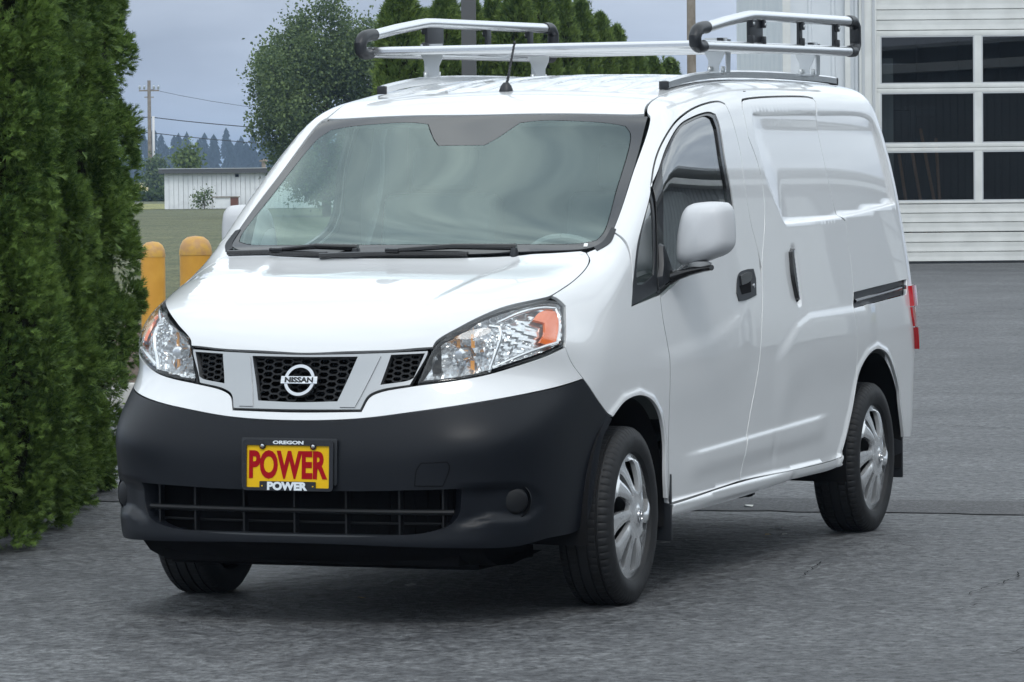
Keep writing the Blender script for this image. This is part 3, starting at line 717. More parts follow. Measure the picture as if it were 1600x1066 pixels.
# headlights
hlp = c['hl']
def shrink(poly, fr, g_):
    q = inset(smooth_loop(fr.to(poly), .012), g_); return fr.pt(q)
orange_o = [[.50, .700, 1.010], [.425, .708, 1.012], [.397, .722, 1.000], [.418, .742, .955], [.462, .750, .900], [.50, .738, .885], [.545, .715, .893], [.50, .715, .925], [.485, .712, .965], [.535, .690, .980]]
sep_o = [(.62, .600), (.0, 0)]
for mi in (False, True):
    s_ = -1 if mi else 1
    hl = empty('headlight'); hl.parent = van
    patch('lens', fHL, hlp, lens_glass, hl, h=.014, bh=.008, gap=.003, flange=.012, mirror=mi, key='lens')
    inner = shrink(hlp, fHL, .0065).tolist()
    patch('bezel', fHL, hlp, bezel_m, hl, holes=[inner], h=.012, bh=.008, gap=.004, flange=.02, off=-.0035, mirror=mi, key='bezel')
    # facetted reflector behind the lens
    key = 'refl'
    if key not in patch_cache:
        o_ = patch('reflector', fHL, hlp, reflector_m, hl, h=.010, bh=.010, gap=.012, flange=-.030, off=-.036, key=key)
        me = o_.data; V, Fs, Nl = patch_cache[key]; V = arr(V); N = B.grad(V+0); cen = arr([.62, .515, .865])
        # main bowl, second bowl, stepped flutes
        def bowl(V, y0, z0, r, dep):
            d = np.hypot(V[:, 1]-y0, (V[:, 2]-z0)); return -dep*np.clip(1-(d/r)**2, 0, 1)
        dx = bowl(V, .500, .868, .072, .065)+bowl(V, .430, .835, .04, .025)
        fl = np.where(V[:, 1] > .575, .006*np.sin((V[:, 1]*.6+V[:, 2])*260)*1.0, .010*np.floor(np.sin(np.arctan2(V[:, 2]-.868, V[:, 1]-.5)*8)*1.5))
        V[:, 0] += dx+fl*(np.hypot(V[:, 1]-.5, V[:, 2]-.868) > .03)
        patch_cache[key] = ([tuple(p) for p in V], Fs, Nl); bpy.data.objects.remove(o_)
    V, Fs, Nl = patch_cache[key]
    V2 = [(x, y*s_, z) for x, y, z in V]
    rf = mesh('reflector', V2, [f[::-1] if mi else f for f in Fs], reflector_m, hl, smooth=False)
    p0 = Vector((.738, .500*s_, .868)); 
    G().lathe([(0, .030), (.014, .029), (.021, .022), (.023, .0), (.021, -.03)], 20, 'X', p0-Vector((.03, 0, 0))).build('bulb_cap', reflector_m, hl)
    g = G(); g.tube([p0-Vector((.09, 0, 0)), p0-Vector((.035, 0, 0))], .012, 12); g.build('bulb', amber_dull, hl)
    # amber glints mirrored in the bowl, put in as solid coloured strips
    for dy, dz, w_, h_ in ((-.024, .052, .012, .045), (.026, .050, .012, .045), (-.022, -.050, .013, .04), (.024, -.048, .013, .04), (.075, -.01, .012, .085)):
        R_m = Matrix.Rotation(math.radians(30*s_), 3, 'Z'); G().box((p0.x-.055-abs(dy)*.3, p0.y+dy*s_, p0.z+dz*.85), (.004, w_, h_), R_m).build('amber_glint', amber_dull, hl)
    # divider between main beam and indicator chamber
    dv = fHL.pt(fHL.to([[.70, .600, .985], [.665, .618, .965], [.672, .626, .93], [.69, .620, .885], [.705, .609, .842], [.712, .601, .815]]))
    dv = dv - B.grad(dv)*.018; dv[:, 1] *= s_
    G().tube(smooth_loop(dv, .01, False), .0065, 8).build('divider', reflector_m, hl)
    dv = fHL.pt(fHL.to([[.705, .609, .828], [.62, .675, .856], [.54, .722, .878], [.475, .750, .896], [.435, .745, .94], [.405, .733, .985], [.40, .716, 1.012], [.46, .692, 1.018], [.56, .650, 1.004], [.65, .605, .975]]))
    dv = dv - B.grad(dv)*.014; dv[:, 1] *= s_
    G().tube(smooth_loop(dv, .01, False), .006, 8).build('chamber_rim', reflector_m, hl)
    patch('turn_signal', fHL, orange_o, amber, hl, h=.012, bh=.006, gap=0, flange=.01, off=-.017, mirror=mi, key='turn')
# ---- windshield, frit, cowl, wipers
ws_half = [[-.715, 0, 1.66], [-.728, .262, 1.657], [-.757, .568, 1.649], [-.766, .630, 1.647], [-.459, .676, 1.439], [-.173, .704, 1.249], [-.095, .691, 1.205], [-.060, .645, 1.192], [-.018, .52, 1.187], [.040, .25, 1.185], [.055, 0, 1.187]]
pane_half = [[-.556, 0, 1.55], [-.556, .088, 1.55], [-.590, .118, 1.57], [-.677, .178, 1.63], [-.694, .25, 1.633], [-.706, .50, 1.62], [-.700, .565, 1.61], [-.665, .595, 1.586], [-.611, .612, 1.546], [-.380, .645, 1.39], [-.160, .674, 1.245], [-.120, .664, 1.212], [-.088, .605, 1.204], [-.030, .25, 1.206], [-.018, 0, 1.206]]
wsh = patch('windshield', fWs, sym(ws_half), frit_m, van, holes=[sym(pane_half)], h=.022, gap=.003, flange=.006)
patch('windshield_pane', fWs, sym(pane_half), ws_glass, wsh, h=.022, gap=0, flange=0)
cowl_half = [[.020, 0, 1.19], [.004, .25, 1.19], [-.05, .52, 1.19], [-.10, .655, 1.2], [-.082, .705, 1.2], [-.03, .672, 1.185], [.02, .54, 1.17], [.075, .27, 1.165], [.090, 0, 1.165]]
patch('cowl', fHood, sym(cowl_half), black_plastic, van, h=.02, gap=0, flange=.03, off=-.014)
for s_ in (1, -1):   # corner pieces at the foot of the pillars
    q = [[-.190, .694, 1.262], [-.182, .712, 1.262], [-.115, .716, 1.21], [-.055, .690, 1.185], [-.075, .672, 1.195], [-.11, .690, 1.215]]
    patch('cowl_end', fWs, q, black_plastic, van, h=.012, bh=.006, gap=0, flange=.01, off=.003, mirror=s_ < 0, key='cowlend')
def onws(x, y, o_=.012):
    p = arr(onbody((x, y, 1.0), (.5, 0, .86))); return Vector(p+B.grad(arr([p]))[0]*o_)
def wiper(y0, x0, ya, yb, xa, xb, piv):
    w = empty('wiper'); w.parent = van
    pts = [onws(xa+(xb-xa)*t, ya+(yb-ya)*t, .016) for t in np.linspace(0, 1, 13)]
    G().tube(pts, .0088, 8).build('blade', gloss_black, w)
    pts2 = [onws(xa+(xb-xa)*t, ya+(yb-ya)*t, .006) for t in np.linspace(0, 1, 13)]
    G().tube(pts2, .003, 6).build('rubber', black_plastic, w)
    m = onws(xa+(xb-xa)*.5, ya+(yb-ya)*.5, .028)
    pv = Vector(piv); G().tube([pv, pv+Vector((-.02, 0, .02)), pv.lerp(m, .5)+Vector((0, 0, .018)), m], [.013, .012, .010, .007], 10).build('arm', gloss_black, w)
    G().box(m, (.02, .05, .014)).build('clip', gloss_black, w, bevel=.004)
    G().lathe([(0, .02), (.011, .018), (.015, .0), (.015, -.02)], 16, 'Z', pv).build('pivot', black_plastic, w)
wiper(0, 0, -.655, -.25, -.105, -.030, (.030, -.16, 1.180))
wiper(0, 0, -.27, .27, -.012, -.030, (.022, .42, 1.180))
# ---- roof
roof_half = [[-.722, 0, 1.66], [-.735, .262, 1.659], [-.764, .565, 1.651], [-.776, .612, 1.655], [-.821, .600, 1.68], [-.915, .597, 1.71], [-1.085, .593, 1.735], [-1.32, .600, 1.76], [-2.4, .604, 1.78], [-3.2, .595, 1.76], [-3.50, .58, 1.75], [-3.545, .52, 1.75], [-3.57, 0, 1.76]]
roof = patch('roof', fTop, sym(roof_half), paint, van, h=.020, bh=.014, flange=.02)
patch('headliner', fTop, sym([[-.76, 0, 1.6], [-.80, .56, 1.6], [-1.3, .57, 1.7], [-1.62, .57, 1.7], [-1.62, 0, 1.7]]), interior_l, van, h=.05, bh=.05, gap=0, flange=0, off=-.04)
# ---- body side (pillars, roof rail, quarter panel, rocker)
D1, D2 = c['door'], c['door2']
S1, S2 = c['slide'], c['slide2']
rearc = [onbody((-3.42, .45, z), (-.66, .75, 0)) for z in (.36, .6, .9, 1.2, 1.45, 1.62, 1.70)]
shell_o = ([[-.173, .702, 1.249], [-.459, .673, 1.439], [-.768, .632, 1.647], [-.784, .618, 1.66], [-.825, .604, 1.68], [-.915, .601, 1.71], [-1.085, .597, 1.735], [-1.32, .604, 1.76], [-2.4, .608, 1.78], [-3.2, .599, 1.77], [-3.47, .60, 1.75]]
    + rearc[::-1] + [c['archr'][-1]] + c['archr'][::-1][1:] + c['rock'][::-1] + [[-.400, .82, .268], [-.396, .825, .302]]
    + [D2[7], D2[6]] + [S2[7], S2[6], S2[5], S2[4], S2[3], S2[2], S2[1], S2[0]] + S1[::-1][:-1] + [S1[0]] + c['slidef'][1:] + [[-1.60, .79, 1.26], [-1.53, .805, 1.15], [-1.499, .813, 1.09]]
    + D1[::-1][1:-1] + [c['trim'][0], c['trim'][1], c['trim'][2], [-.150, .750, 1.17]])
railo = c['rail']
def shift_line(pts, dz): return smooth_loop([(x, 0, z+dz) for x, z in pts], .02, False)[:, [0, 2]]
FE = [xz3(np.vstack([r_, r_[:1]])) for r_ in (inset(REC, d_) for d_ in (-.002, .002, .0055, .009, .013))]
FE2 = [xz3(shift_line([(-.50, .472), (-2.30, .518)], d_)) for d_ in (.004, -.006, -.013, -.021)]
shell_mats = {}
for mi in (False, True):
    sh = patch('side_panel', fSide, shell_o, paint, van, holes=[railo], h=.017, gap=.0024, flange=.013, mirror=mi, key='shell', feats=FE+FAr)
    patch('slide_rail', fSide, railo, black_plastic, sh, h=.012, gap=0, flange=0, off=-.016, mirror=mi, key='railb')
    rl = fSide.pt(fSide.to(smooth_loop([[-2.66, .83, .932], [-3.05, .83, .951], [-3.41, .82, .966]], .05, False)))
    nn = B.grad(rl); rl = rl-nn*.004; 
    if mi: rl[:, 1] *= -1
    G().tube([Vector(p) for p in rl], .0075, 8).build('rail_bar', gloss_black, sh)
    G().box((-3.39, (.822)*(-1 if mi else 1), .967), (.05, .012, .018)).build('rail_end', gloss_black, sh, bevel=.003)
# ---- front door with window
door_o = ([[-.470, .745, 1.420]] + [D1[i] for i in range(2, 15)] + D2[1:] + [[-.352, .811, 1.036]] + c['win'][::-1][1:] + [])
door_o = [D1[1]] + D1[2:] + D2[1:12] + [[-.345, .813, 1.022]] + c['win'][::-1][1:]
win_o = [[-.455, .750, 1.395]] + c['win'] + [[-.352, .811, 1.036], [-.352, .81, 1.06]]
glass_o = [[-.565, .743, 1.447], [-.67, .735, 1.520], [-.825, .725, 1.592], [-.998, .719, 1.628], [-1.17, .716, 1.645], [-1.215, .72, 1.636], [-1.225, .731, 1.60], [-1.203, .76, 1.488], [-1.209, .779, 1.375], [-1.205, .788, 1.315], [-1.165, .795, 1.262], [-.715, .808, 1.142], [-.425, .81, 1.078], [-.455, .79, 1.20]]
q_o = [[-.405, .757, 1.358], [-.245, .78, 1.215], [-.165, .79, 1.105], [-.155, .80, 1.07], [-.200, .8, 1.068], [-.318, .80, 1.098], [-.345, .79, 1.15]]
door_in = [D1[1]] + D1[2:] + D2[1:12] + [[-.345, .813, 1.022]] + [[-.45, .8, 1.075], [-.715, .808, 1.14], [-1.19, .795, 1.27], [-1.215, .788, 1.33], [-1.20, .75, 1.488], [-1.23, .72, 1.62], [-1.19, .716, 1.635], [-.99, .719, 1.615], [-.82, .725, 1.58], [-.66, .735, 1.505], [-.54, .747, 1.43]]
for mi in (False, True):
    fd = patch('front_door', fSide, door_o, paint, van, h=.016, gap=.003, flange=.018, mirror=mi, key='door', feats=FE2)
    patch('door_card', fSide, door_in, interior, fd, h=.03, bh=.02, gap=.02, flange=0, off=-.035, mirror=mi, key='doorin')
    patch('window_seal', fSide, win_o, gloss_black, fd, holes=[glass_o], h=.014, bh=.010, gap=.001, flange=.012, off=-.003, mirror=mi, key='seal')
    patch('side_window', fSide, glass_o, side_glass, fd, h=.02, gap=0, flange=0, off=-.010, mirror=mi, key='pane')
    patch('quarter_trim', fSide, trimq, black_plastic, van, holes=[q_o], h=.014, bh=.008, gap=.002, flange=.01, off=-.002, mirror=mi, key='qt')
    patch('quarter_window', fSide, q_o, side_glass, van, h=.014, bh=.01, gap=0, flange=0, off=-.006, mirror=mi, key='qw')
    pl_ = patch('pillar_trim', fSide, [[-.775, .63, 1.63], [-.46, .673, 1.43], [-.175, .70, 1.24], [-.17, .78, 1.2], [-.42, .755, 1.36], [-.52, .73, 1.45], [-.76, .715, 1.59], [-.95, .70, 1.65], [-1.3, .69, 1.7], [-1.32, .66, 1.72], [-.95, .65, 1.69]], interior_l, van, h=.03, bh=.02, gap=0, flange=0, off=-.025, mirror=mi, key='pt')
    # handle: recessed cup with a pull flap
    ho = c['handle']
    hd = patch('door_handle', fSide, ho, black_plastic, fd, h=.008, bh=.005, gap=0, flange=.012, off=.003, mirror=mi, key='hd')
    s_ = -1 if mi else 1
    patch('pull_flap', fSide, [[-1.215, .81, 1.066], [-1.30, .81, 1.078], [-1.345, .81, 1.078], [-1.345, .81, 1.052], [-1.30, .82, 1.045], [-1.215, .82, 1.036]], gloss_black, hd, h=.006, bh=.004, gap=0, flange=.008, off=.008, mirror=mi, key='flap')
    patch('finger_recess', fSide, [[-1.195, .81, 1.028], [-1.335, .81, 1.042], [-1.325, .82, 1.006], [-1.21, .82, 1.000]], dark, hd, h=.006, bh=.004, gap=0, flange=0, off=.0036, mirror=mi, key='frec')
    kp = arr(onbody((-1.366, 0, 1.030), (0, 1, 0))); kp[1] *= s_
    G().lathe([(0, .0065*s_), (.0075, .0065*s_), (.009, .0045*s_), (.009, -.004*s_)], 16, 'Y', kp).build('key_lock', chrome, hd)
    # ---- sliding door
    slide_o = [S1[0]] + S1[1:] + S2[:8] + [S2[8]] + [D2[5], D2[4], D2[3], D2[2], D2[1], [-1.499, .813, 1.09], [-1.53, .805, 1.15], [-1.60, .79, 1.26]] + c['slidef'][::-1][:-1]
    sdp = patch('sliding_door', fSide, slide_o, paint, van, h=.014, gap=.003, flange=.018, mirror=mi, key='slide', feats=FE+FE2+FAr)
    hb = [[-1.850, .80, 1.138], [-1.890, .80, 1.152], [-1.928, .80, 1.138], [-1.934, .81, 1.05], [-1.925, .82, .965], [-1.890, .82, .948], [-1.858, .82, .965], [-1.838, .81, 1.05]]
    patch('slide_handle', fSide, hb, gloss_black, sdp, h=.008, bh=.005, gap=0, flange=.025, off=.016, mirror=mi, key='sh')
    kp = arr(onbody((-1.900, 0, .985), (0, 1, 0))); kp[1] *= s_
    G().lathe([(0, .020*s_), (.007, .020*s_), (.008, .016*s_), (.008, .0)], 14, 'Y', kp).build('key_lock', chrome, sdp)
    # ---- tail light wrapping the rear corner
    tl = [onbody((-3.42, .45, z), d) for z, d in ((.985, (-.15, .99, 0)), (.90, (-.10, .99, 0)), (.82, (-.12, .99, 0)), (.685, (-.32, .95, 0)), (.672, (-.8, .6, 0)), (.80, (-.97, .25, 0)), (.985, (-.97, .25, 0)))]
    t_ = empty('tail_light'); t_.parent = van
    def bulge(lo, hi, mat, off):
        a = [p for p in tl]
        zz = lambda p, z: [p[0], p[1], z]
        edge = lambda z, i: onbody((-3.42, .45, z), (-.10-.25*max(0, (.86-z)/.18), .99, 0) if i == 0 else (-.97, .25, 0))
        poly = [edge(hi, 0), edge((lo+hi)/2, 0), edge(lo, 0), edge(lo, 1), edge(hi, 1)]
        o_ = patch('lens', fCor, poly, mat, t_, h=.012, bh=.008, gap=.001, flange=.03, off=off, mirror=mi)
        return o_
    bulge(.885, .970, red_m, .018); bulge(.80, .883, red_m, .009); bulge(.705, .798, red_m, .020)
# ---- rear end: tailgate, rear bumper
rear_half = [[-3.5, 0, 1.70], [-3.5, .50, 1.68], [-3.5, .60, 1.50], [-3.6, .655, 1.2], [-3.6, .67, .70], [-3.6, .67, .60], [-3.6, 0, .58]]
patch('tailgate', fRear, sym(rear_half), paint, van, h=.03, bh=.02, flange=.02)
patch('rear_bumper', fRear, sym([[-3.6, 0, .575], [-3.6, .69, .60], [-3.6, .69, .36], [-3.6, 0, .34]]), paint, van, h=.03, bh=.02, flange=.03)
# ---- wheels
def tyre_bm():
    outer = [(.208, .070), (.216, .086), (.232, .0935), (.250, .0950), (.266, .0925), (.270, .0905), (.282, .0870), (.291, .080)]
    tread = [(.2985, .070), (.3000, .060), (.3008, .0565), (.2945, .0560), (.2945, .0490), (.3012, .0485), (.3018, .0220), (.2950, .0215), (.2950, .0145), (.3020, .0140), (.3020, .0)]
    half = outer+tread; prof = half+[(r, -y) for r, y in half[::-1][1:]]
    n = 360; V = []; zc = .2965
    for k in range(n):
        a = 2*math.pi*k/n
        for r, y in prof:
            rr = r; q = abs(y)
            if .057 < q < .0875 and r > .28 and (k % 5 == 0): rr -= .0032      # shoulder lugs
            if q < .049 and q > .021 and r > .3 and ((k+2) % 5 == 0): rr -= .002
            if .24 < r < .27 and q > .09: y_ = y + (.0006 if y > 0 else -.0006)*(1 if (k//9) % 2 else 0)
            else: y_ = y
            x, z = rr*math.sin(a), rr*math.cos(a)
            if z < -.294: z = -.294-(abs(z)-.294)*.05
            if z < -.26: y_ *= 1+.05*(-.26-z)/.035
            V.append((x, y_, z))
    m = len(prof); F_ = [(k*m+j, k*m+j+1, ((k+1) % n)*m+j+1, ((k+1) % n)*m+j) for k in range(n) for j in range(m-1)]
    return V, F_
tyV, tyF = tyre_bm()
def cover_mesh():
    def rp(r, a): return (r*math.sin(a), r*math.cos(a))
    sw = lambda r: math.radians(16)*((r-.05)/.15)
    holes = []
    for k in range(5):
        a0 = math.radians(72*k+8)
        for da, w0, w1, r0, r1 in ((0, .006, .0175, .074, .184), (math.radians(36), .010, .036, .084, .188)):
            L = []; R = []
            for t in np.linspace(0, 1, 9):
                r = r0+(r1-r0)*t; w = w0+(w1-w0)*t**.75; a = a0+da*(1 if da >= 0 else 1)+sw(r)
                if t > .93: w *= .75
                L.append(rp(r, a-w/r)); R.append(rp(r, a+w/r))
            holes.append(L+R[::-1])
    outer = [rp(.2115, 2*math.pi*k/120) for k in range(120)]
    loops = [arr(outer)]+[arr(h)[::-1] for h in holes]
    g = []
    for r in np.arange(.008, .208, .0065):
        n = max(6, int(2*math.pi*r/.0065)); g += [rp(r, 2*math.pi*k/n+r*40) for k in range(n)]
    g = arr(g); dh = np.full(len(g), 9.)
    keep = np.ones(len(g), bool)
    for q in loops[1:]: keep &= poly_sd(g, q) < -.0022
    g = g[keep]; pts = np.concatenate(loops+[g]); ed = []; s0 = 0; sp = []
    for q in loops: n = len(q); ed += [(s0+i, s0+(i+1) % n) for i in range(n)]; sp.append((s0, n)); s0 += n
    vs, _, fs, *_r = delaunay_2d_cdt([Vector(p) for p in pts], ed, [], 0, 1e-8)
    vs = arr([tuple(v) for v in vs]); fs = [f for f in fs if len(f) == 3]; cen = vs[arr(fs).astype(int)].mean(1); ok = np.hypot(cen[:, 0], cen[:, 1]) < .2116
    for q in loops[1:]: ok &= poly_sd(cen, q) < 0
    fs = [f for f, k in zip(fs, ok) if k]
    r = np.hypot(vs[:, 0], vs[:, 1]); dd = np.full(len(vs), 9.)
    for q in loops[1:]: dd = np.minimum(dd, -poly_sd(vs, q))
    ang = np.arctan2(vs[:, 0], vs[:, 1])
    y = .034*(1-(r/.2115)**2) + .0 + .004*sst(0, .012, dd)*sst(.06, .09, r) - .006*sst(.19, .2, r) + .010*sst(.2, .209, r) - .006*sst(.2085, .2115, r)
    # every blade leans: one edge stands higher than the other
    ph = (ang-sw(r)-math.radians(8)) % math.radians(72)/math.radians(72)
    y = y + .007*np.sin(ph*2*math.pi)*sst(.07, .12, r)*(1-sst(.185, .2, r))
    y = y + .008*sst(.040, .034, r)*(r > 0) if False else y + .006*(1-sst(.030, .037, r))
    V = [(p[0], yy, p[1]) for p, yy in zip(vs, y)]; F_ = [tuple(f) for f in fs]
    for st, n in sp:
        b = len(V); ids = list(range(st, st+n))
        V += [(V[i][0], V[i][1]-.016, V[i][2]) for i in ids]
        F_ += [(ids[j], ids[(j+1) % n], b+(j+1) % n, b+j) for j in range(n)]
    return V, F_
cvV, cvF = cover_mesh()
def make_me(name, V, F_, mat, ang=.6):
    me = bpy.data.meshes.new(name); me.from_pydata(V, [], F_); me.materials.append(mat)
    bm = bmesh.new(); bm.from_mesh(me); bmesh.ops.recalc_face_normals(bm, faces=bm.faces)
    for f in bm.faces: f.smooth = True
    for e in bm.edges:
        if e.is_manifold and e.calc_face_angle(0) > ang: e.smooth = False
    bm.to_mesh(me); bm.free(); return me
ty_me = make_me('tyre', tyV, tyF, rubber, .5); cv_me = make_me('wheel_cover', cvV, cvF, silver, .8)
whl = 0
for wx, yaw_ in ((0, 2.0), (-2.925, 0)):
    for s_ in (1, -1):
        w = bpy.data.objects.new('wheel', None); link(w, van); w.location = (wx, .742*s_, .2965)
        w.rotation_euler = (0, 0, math.radians(yaw_)+(0 if s_ > 0 else math.pi))
        t = link(bpy.data.objects.new('tyre', ty_me), w); t.rotation_euler = (0, 0, 0)
        cvr = link(bpy.data.objects.new('wheel_cover', cv_me), w); cvr.location = (0, .070, 0); cvr.rotation_euler = (0, math.radians(17 if wx == 0 else 12), 0)
        G().lathe([(0, .045), (.09, .045), (.16, .03), (.19, .01), (.205, .02), (.205, -.08)], 40, 'Y').build('steel_rim', dark, w)
        G().lathe([(0, .018), (.12, .018), (.12, .0), (.12, -.02)], 32, 'Y').build('brake_disc', zinc, w)
        # small round crest in the hub
        g = G(); vv = []; ff = []
        for k in range(28):
            a = 2*math.pi*k/28
            for rr, yy in ((.0165, .0), (.0175, .003), (.0225, .003), (.0235, .0)): vv.append((rr*math.cos(a), yy+.111, rr*math.sin(a)))
        for k in range(28):
            for j in range(3): ff.append((k*4+j, k*4+j+1, ((k+1) % 28)*4+j+1, ((k+1) % 28)*4+j))
        g.add(vv, ff, True); g.box((0, .1122, 0), (.052, .004, .009)); g.build('hub_emblem', chrome, w)
# wheel housings, flaps, underbody
for wx in (0, -2.925):
    for s_ in (1, -1):
        R_ = .385 if wx == 0 else .405
        prof = [(R_, .824*s_ if wx else .812*s_), (R_+.004, .70*s_), (R_-.004, .60*s_), (R_, .46*s_), (.05, .455*s_)]
        G().lathe(prof, 40, 'Y', (wx+(.012 if wx == 0 else -.01), 0, .31), ang=(math.radians(-12), math.radians(192))).build('wheel_liner', liner, van)
g = G()
for s_ in (1, -1):
    G().box((-.388, .752*s_, .295), (.012, .165, .23)).build('mud_flap', black_plastic, van, bevel=.004)
    G().box((-3.345, .735*s_, .335), (.012, .185, .30)).build('mud_flap', black_plastic, van, bevel=.004)
# underbody
g = G(); g.box((-1.5, 0, .325), (4.3, 1.30, .09)); g.box((-1.38, 0, .33), (1.95, 1.60, .06)); g.box((.45, 0, .245), (.50, 1.10, .15)); g.box((.66, 0, .21), (.30, 1.05, .04))
g.box((-3.35, 0, .42), (.5, 1.3, .06)); g.build('underbody', dark, van, bevel=.01)
g = G(); g.tube([(-2.925, -.66, .29), (-2.925, .66, .29)], .038, 12); g.box((-2.3, .45, .25), (.5, .09, .05)); g.box((-2.0, .55, .24), (.18, .08, .07)); g.box((-1.93, .60, .235), (.05, .05, .05)); g.tube([(-1.2, .25, .24), (-2.4, .30, .25), (-3.4, .40, .27)], .028, 10); g.box((-2.55, .2, .26), (.5, .6, .10)); g.build('axle_and_exhaust', dark, van)
g = G(); g.box((.30, 0, .60), (.05, 1.2, .55)); g.box((-.13, 0, .62), (.04, 1.36, .7)); g.build('firewall', dark, van)
# ---- mirrors
mo = [(-.105, -.085), (-.103, -.03), (-.092, .03), (-.078, .075), (-.056, .099), (-.010, .108), (.040, .109), (.072, .106), (.089, .090), (.097, .05), (.100, -.01), (.097, -.040), (.078, -.066), (.022, -.090), (-.045, -.108), (-.085, -.110), (-.101, -.102)]
for s_ in (1, -1):
    m_ = empty('side_mirror'); m_.parent = van; MX = -.50 if s_ > 0 else -.60; MY = .915 if s_ > 0 else .862
    L = smooth_loop(arr([(a*.92, b, 0) for a, b in mo]), .012)[:, :2]; n = len(L); V = []; ce = arr([.0, .0])
    secs = [(.062, .40), (.058, .62), (.050, .78), (.036, .89), (.015, .96), (-.015, .995), (-.05, 1.0), (-.075, .985), (-.078, .95)]
    for xo, sc_ in secs:
        # outboard edge sweeps back
        for p in L: V.append((MX+xo-.35*max(0, p[0])*.35, (MY+p[0]*sc_+.004)*s_, 1.236+p[1]*sc_))
    F_ = [(i*n+k, i*n+(k+1) % n, (i+1)*n+(k+1) % n, (i+1)*n+k) for i in range(len(secs)-1) for k in range(n)]
    V.append((MX+.066, MY*s_, 1.236)); F_ += [(k, (k+1) % n, len(V)-1) for k in range(n)]
    V.append((MX-.07, MY*s_, 1.236)); F_ += [((len(secs)-1)*n+k, (len(secs)-1)*n+(k+1) % n, len(V)-1) for k in range(n)]
    link(bpy.data.objects.new('mirror_shell', make_me('mirror_shell', V, F_, M('mirror_plastic', (.60, .61, .63), .40) if s_ > 0 else bpy.data.materials['mirror_plastic'], 1.2)), m_)
    V = [(MX-.080-.35*max(0, p[0])*.35, (MY+p[0]*.9)*s_, 1.236+p[1]*.9) for p in L]
    mesh('mirror_glass', V, [tuple(range(len(V)))], chrome, m_)
    A = lambda x, y, z: Vector((x, y*s_, z))
    g = G(); base = [(-.36, 1.055), (-.45, 1.075), (-.475, 1.11), (-.455, 1.15), (-.425, 1.205), (-.405, 1.20), (-.385, 1.13), (-.355, 1.09)]
    vv = []
    for x, z in base:
        p = onbody((x, 0, z), (0, 1, 0)); vv.append(p)
    vin = [A(p[0], p[1]-.004, p[2]) for p in vv]; vou = [A(p[0]*.9-.0415, p[1]+.014, p[2]*.9+.112) for p in vv]; k = len(base)
    g.add(vin+vou, [tuple(range(k, 2*k))]+[(i, (i+1) % k, k+(i+1) % k, k+i) for i in range(k)])
    g.build('mirror_base', black_plastic, m_, bevel=.003)
    g = G(); sec = [(A(-.455, .815, 1.085), .030, .026), (A(-.46, .845, 1.095), .030, .018), (A(-.48, .88, 1.106), .034, .015), (A(-.49, .925, 1.115), .034, .012), (A(-.49, .952, 1.118), .026, .010)]
    vv = [c_+Vector((hx*math.cos(a), 0, hz*math.sin(a))) for c_, hx, hz in sec for a in np.linspace(0, 2*math.pi, 16, endpoint=False)]
    g.add(vv, [(i*16+k, i*16+(k+1) % 16, (i+1)*16+(k+1) % 16, (i+1)*16+k) for i in range(4) for k in range(16)]+[tuple(range(64, 80))], True)
    g.build('mirror_arm', gloss_black, m_)
    G().lathe([(.0, 1.122), (.040, 1.122), (.042, 1.134), (.030, 1.14)], 24, 'Z', A(-.50, .905, 0)).build('pivot_ring', M('pivot_grey', (.35, .36, .37), .4) if s_ > 0 else bpy.data.materials['pivot_grey'], m_)
# ---- antenna
an = empty('antenna'); an.parent = van
G().lathe([(0, .032), (.010, .030), (.020, .018), (.026, .0), (.027, -.01)], 20, 'Z', (-.992, .004, 1.750)).build('antenna_foot', black_plastic, an)
pts = []; 
for k in range(60):
    t = k/59; a = t*26*math.pi; b = Vector((-.995-.055*t, .006+.010*t, 1.775+.150*t)); pts.append(b+Vector((math.cos(a), math.sin(a), 0))*.0008)
G().tube(pts, [.0052-.0012*k/59 for k in range(60)], 8).build('antenna_rod', black_plastic, an)
G().tube([Vector((-1.049, .0158, 1.920)), Vector((-1.052, .0162, 1.932))], [.0055, .0045], 8).build('antenna_tip', black_plastic, an)
# windshield stickers
for (x, y, w_, h_) in ((-.20, .640, .022, .014), (-.13, .645, .014, .010)):
    p = onws(x, y, .0015); n_ = B.grad(arr([tuple(p)]))[0]; q = Vector(n_).to_track_quat('Z', 'Y').to_matrix()
    G().box(p, (w_*.6, w_, .0006), Matrix.Identity(3) if False else q).build('sticker', paper_m, wsh)
# ---- cabin
cabin = empty('cabin'); cabin.parent = van
dz = [(-.02, 1.10), (-.12, 1.125), (-.30, 1.125), (-.42, 1.105), (-.50, 1.05), (-.54, .95), (-.50, .80), (-.45, .60)]
ys2 = np.linspace(-.66, .66, 25); V = []
for x, z in dz:
    for y in ys2:
        hump = .035*math.exp(-((y-.37)/.16)**2)*(1 if -.56 < x < -.25 else 0)
        V.append((x-.03*math.cos(y*2.2), y, z+hump-.02*abs(y)**2))
m = len(ys2); mesh('dashboard', V, [(i*m+k, i*m+k+1, (i+1)*m+k+1, (i+1)*m+k) for i in range(len(dz)-1) for k in range(m-1)], interior, cabin, smooth=True)
mesh('paper', [(-.14, -.60, 1.128), (-.36, -.56, 1.132), (-.33, -.24, 1.135), (-.12, -.28, 1.134)], [(0, 1, 2, 3)], paper_m, cabin)
mesh('paper', [(-.12, -.30, 1.131), (-.22, -.26, 1.139), (-.20, -.12, 1.137), (-.11, -.14, 1.134)], [(0, 1, 2, 3)], paper_m, cabin)
sw_ = Matrix.Translation((-.66, .37, 1.06)) @ Matrix.Rotation(math.radians(-62), 4, 'Y')
ring = [sw_ @ Vector((.185*math.cos(a), .185*math.sin(a), 0)) for a in np.linspace(0, 2*math.pi, 41)]
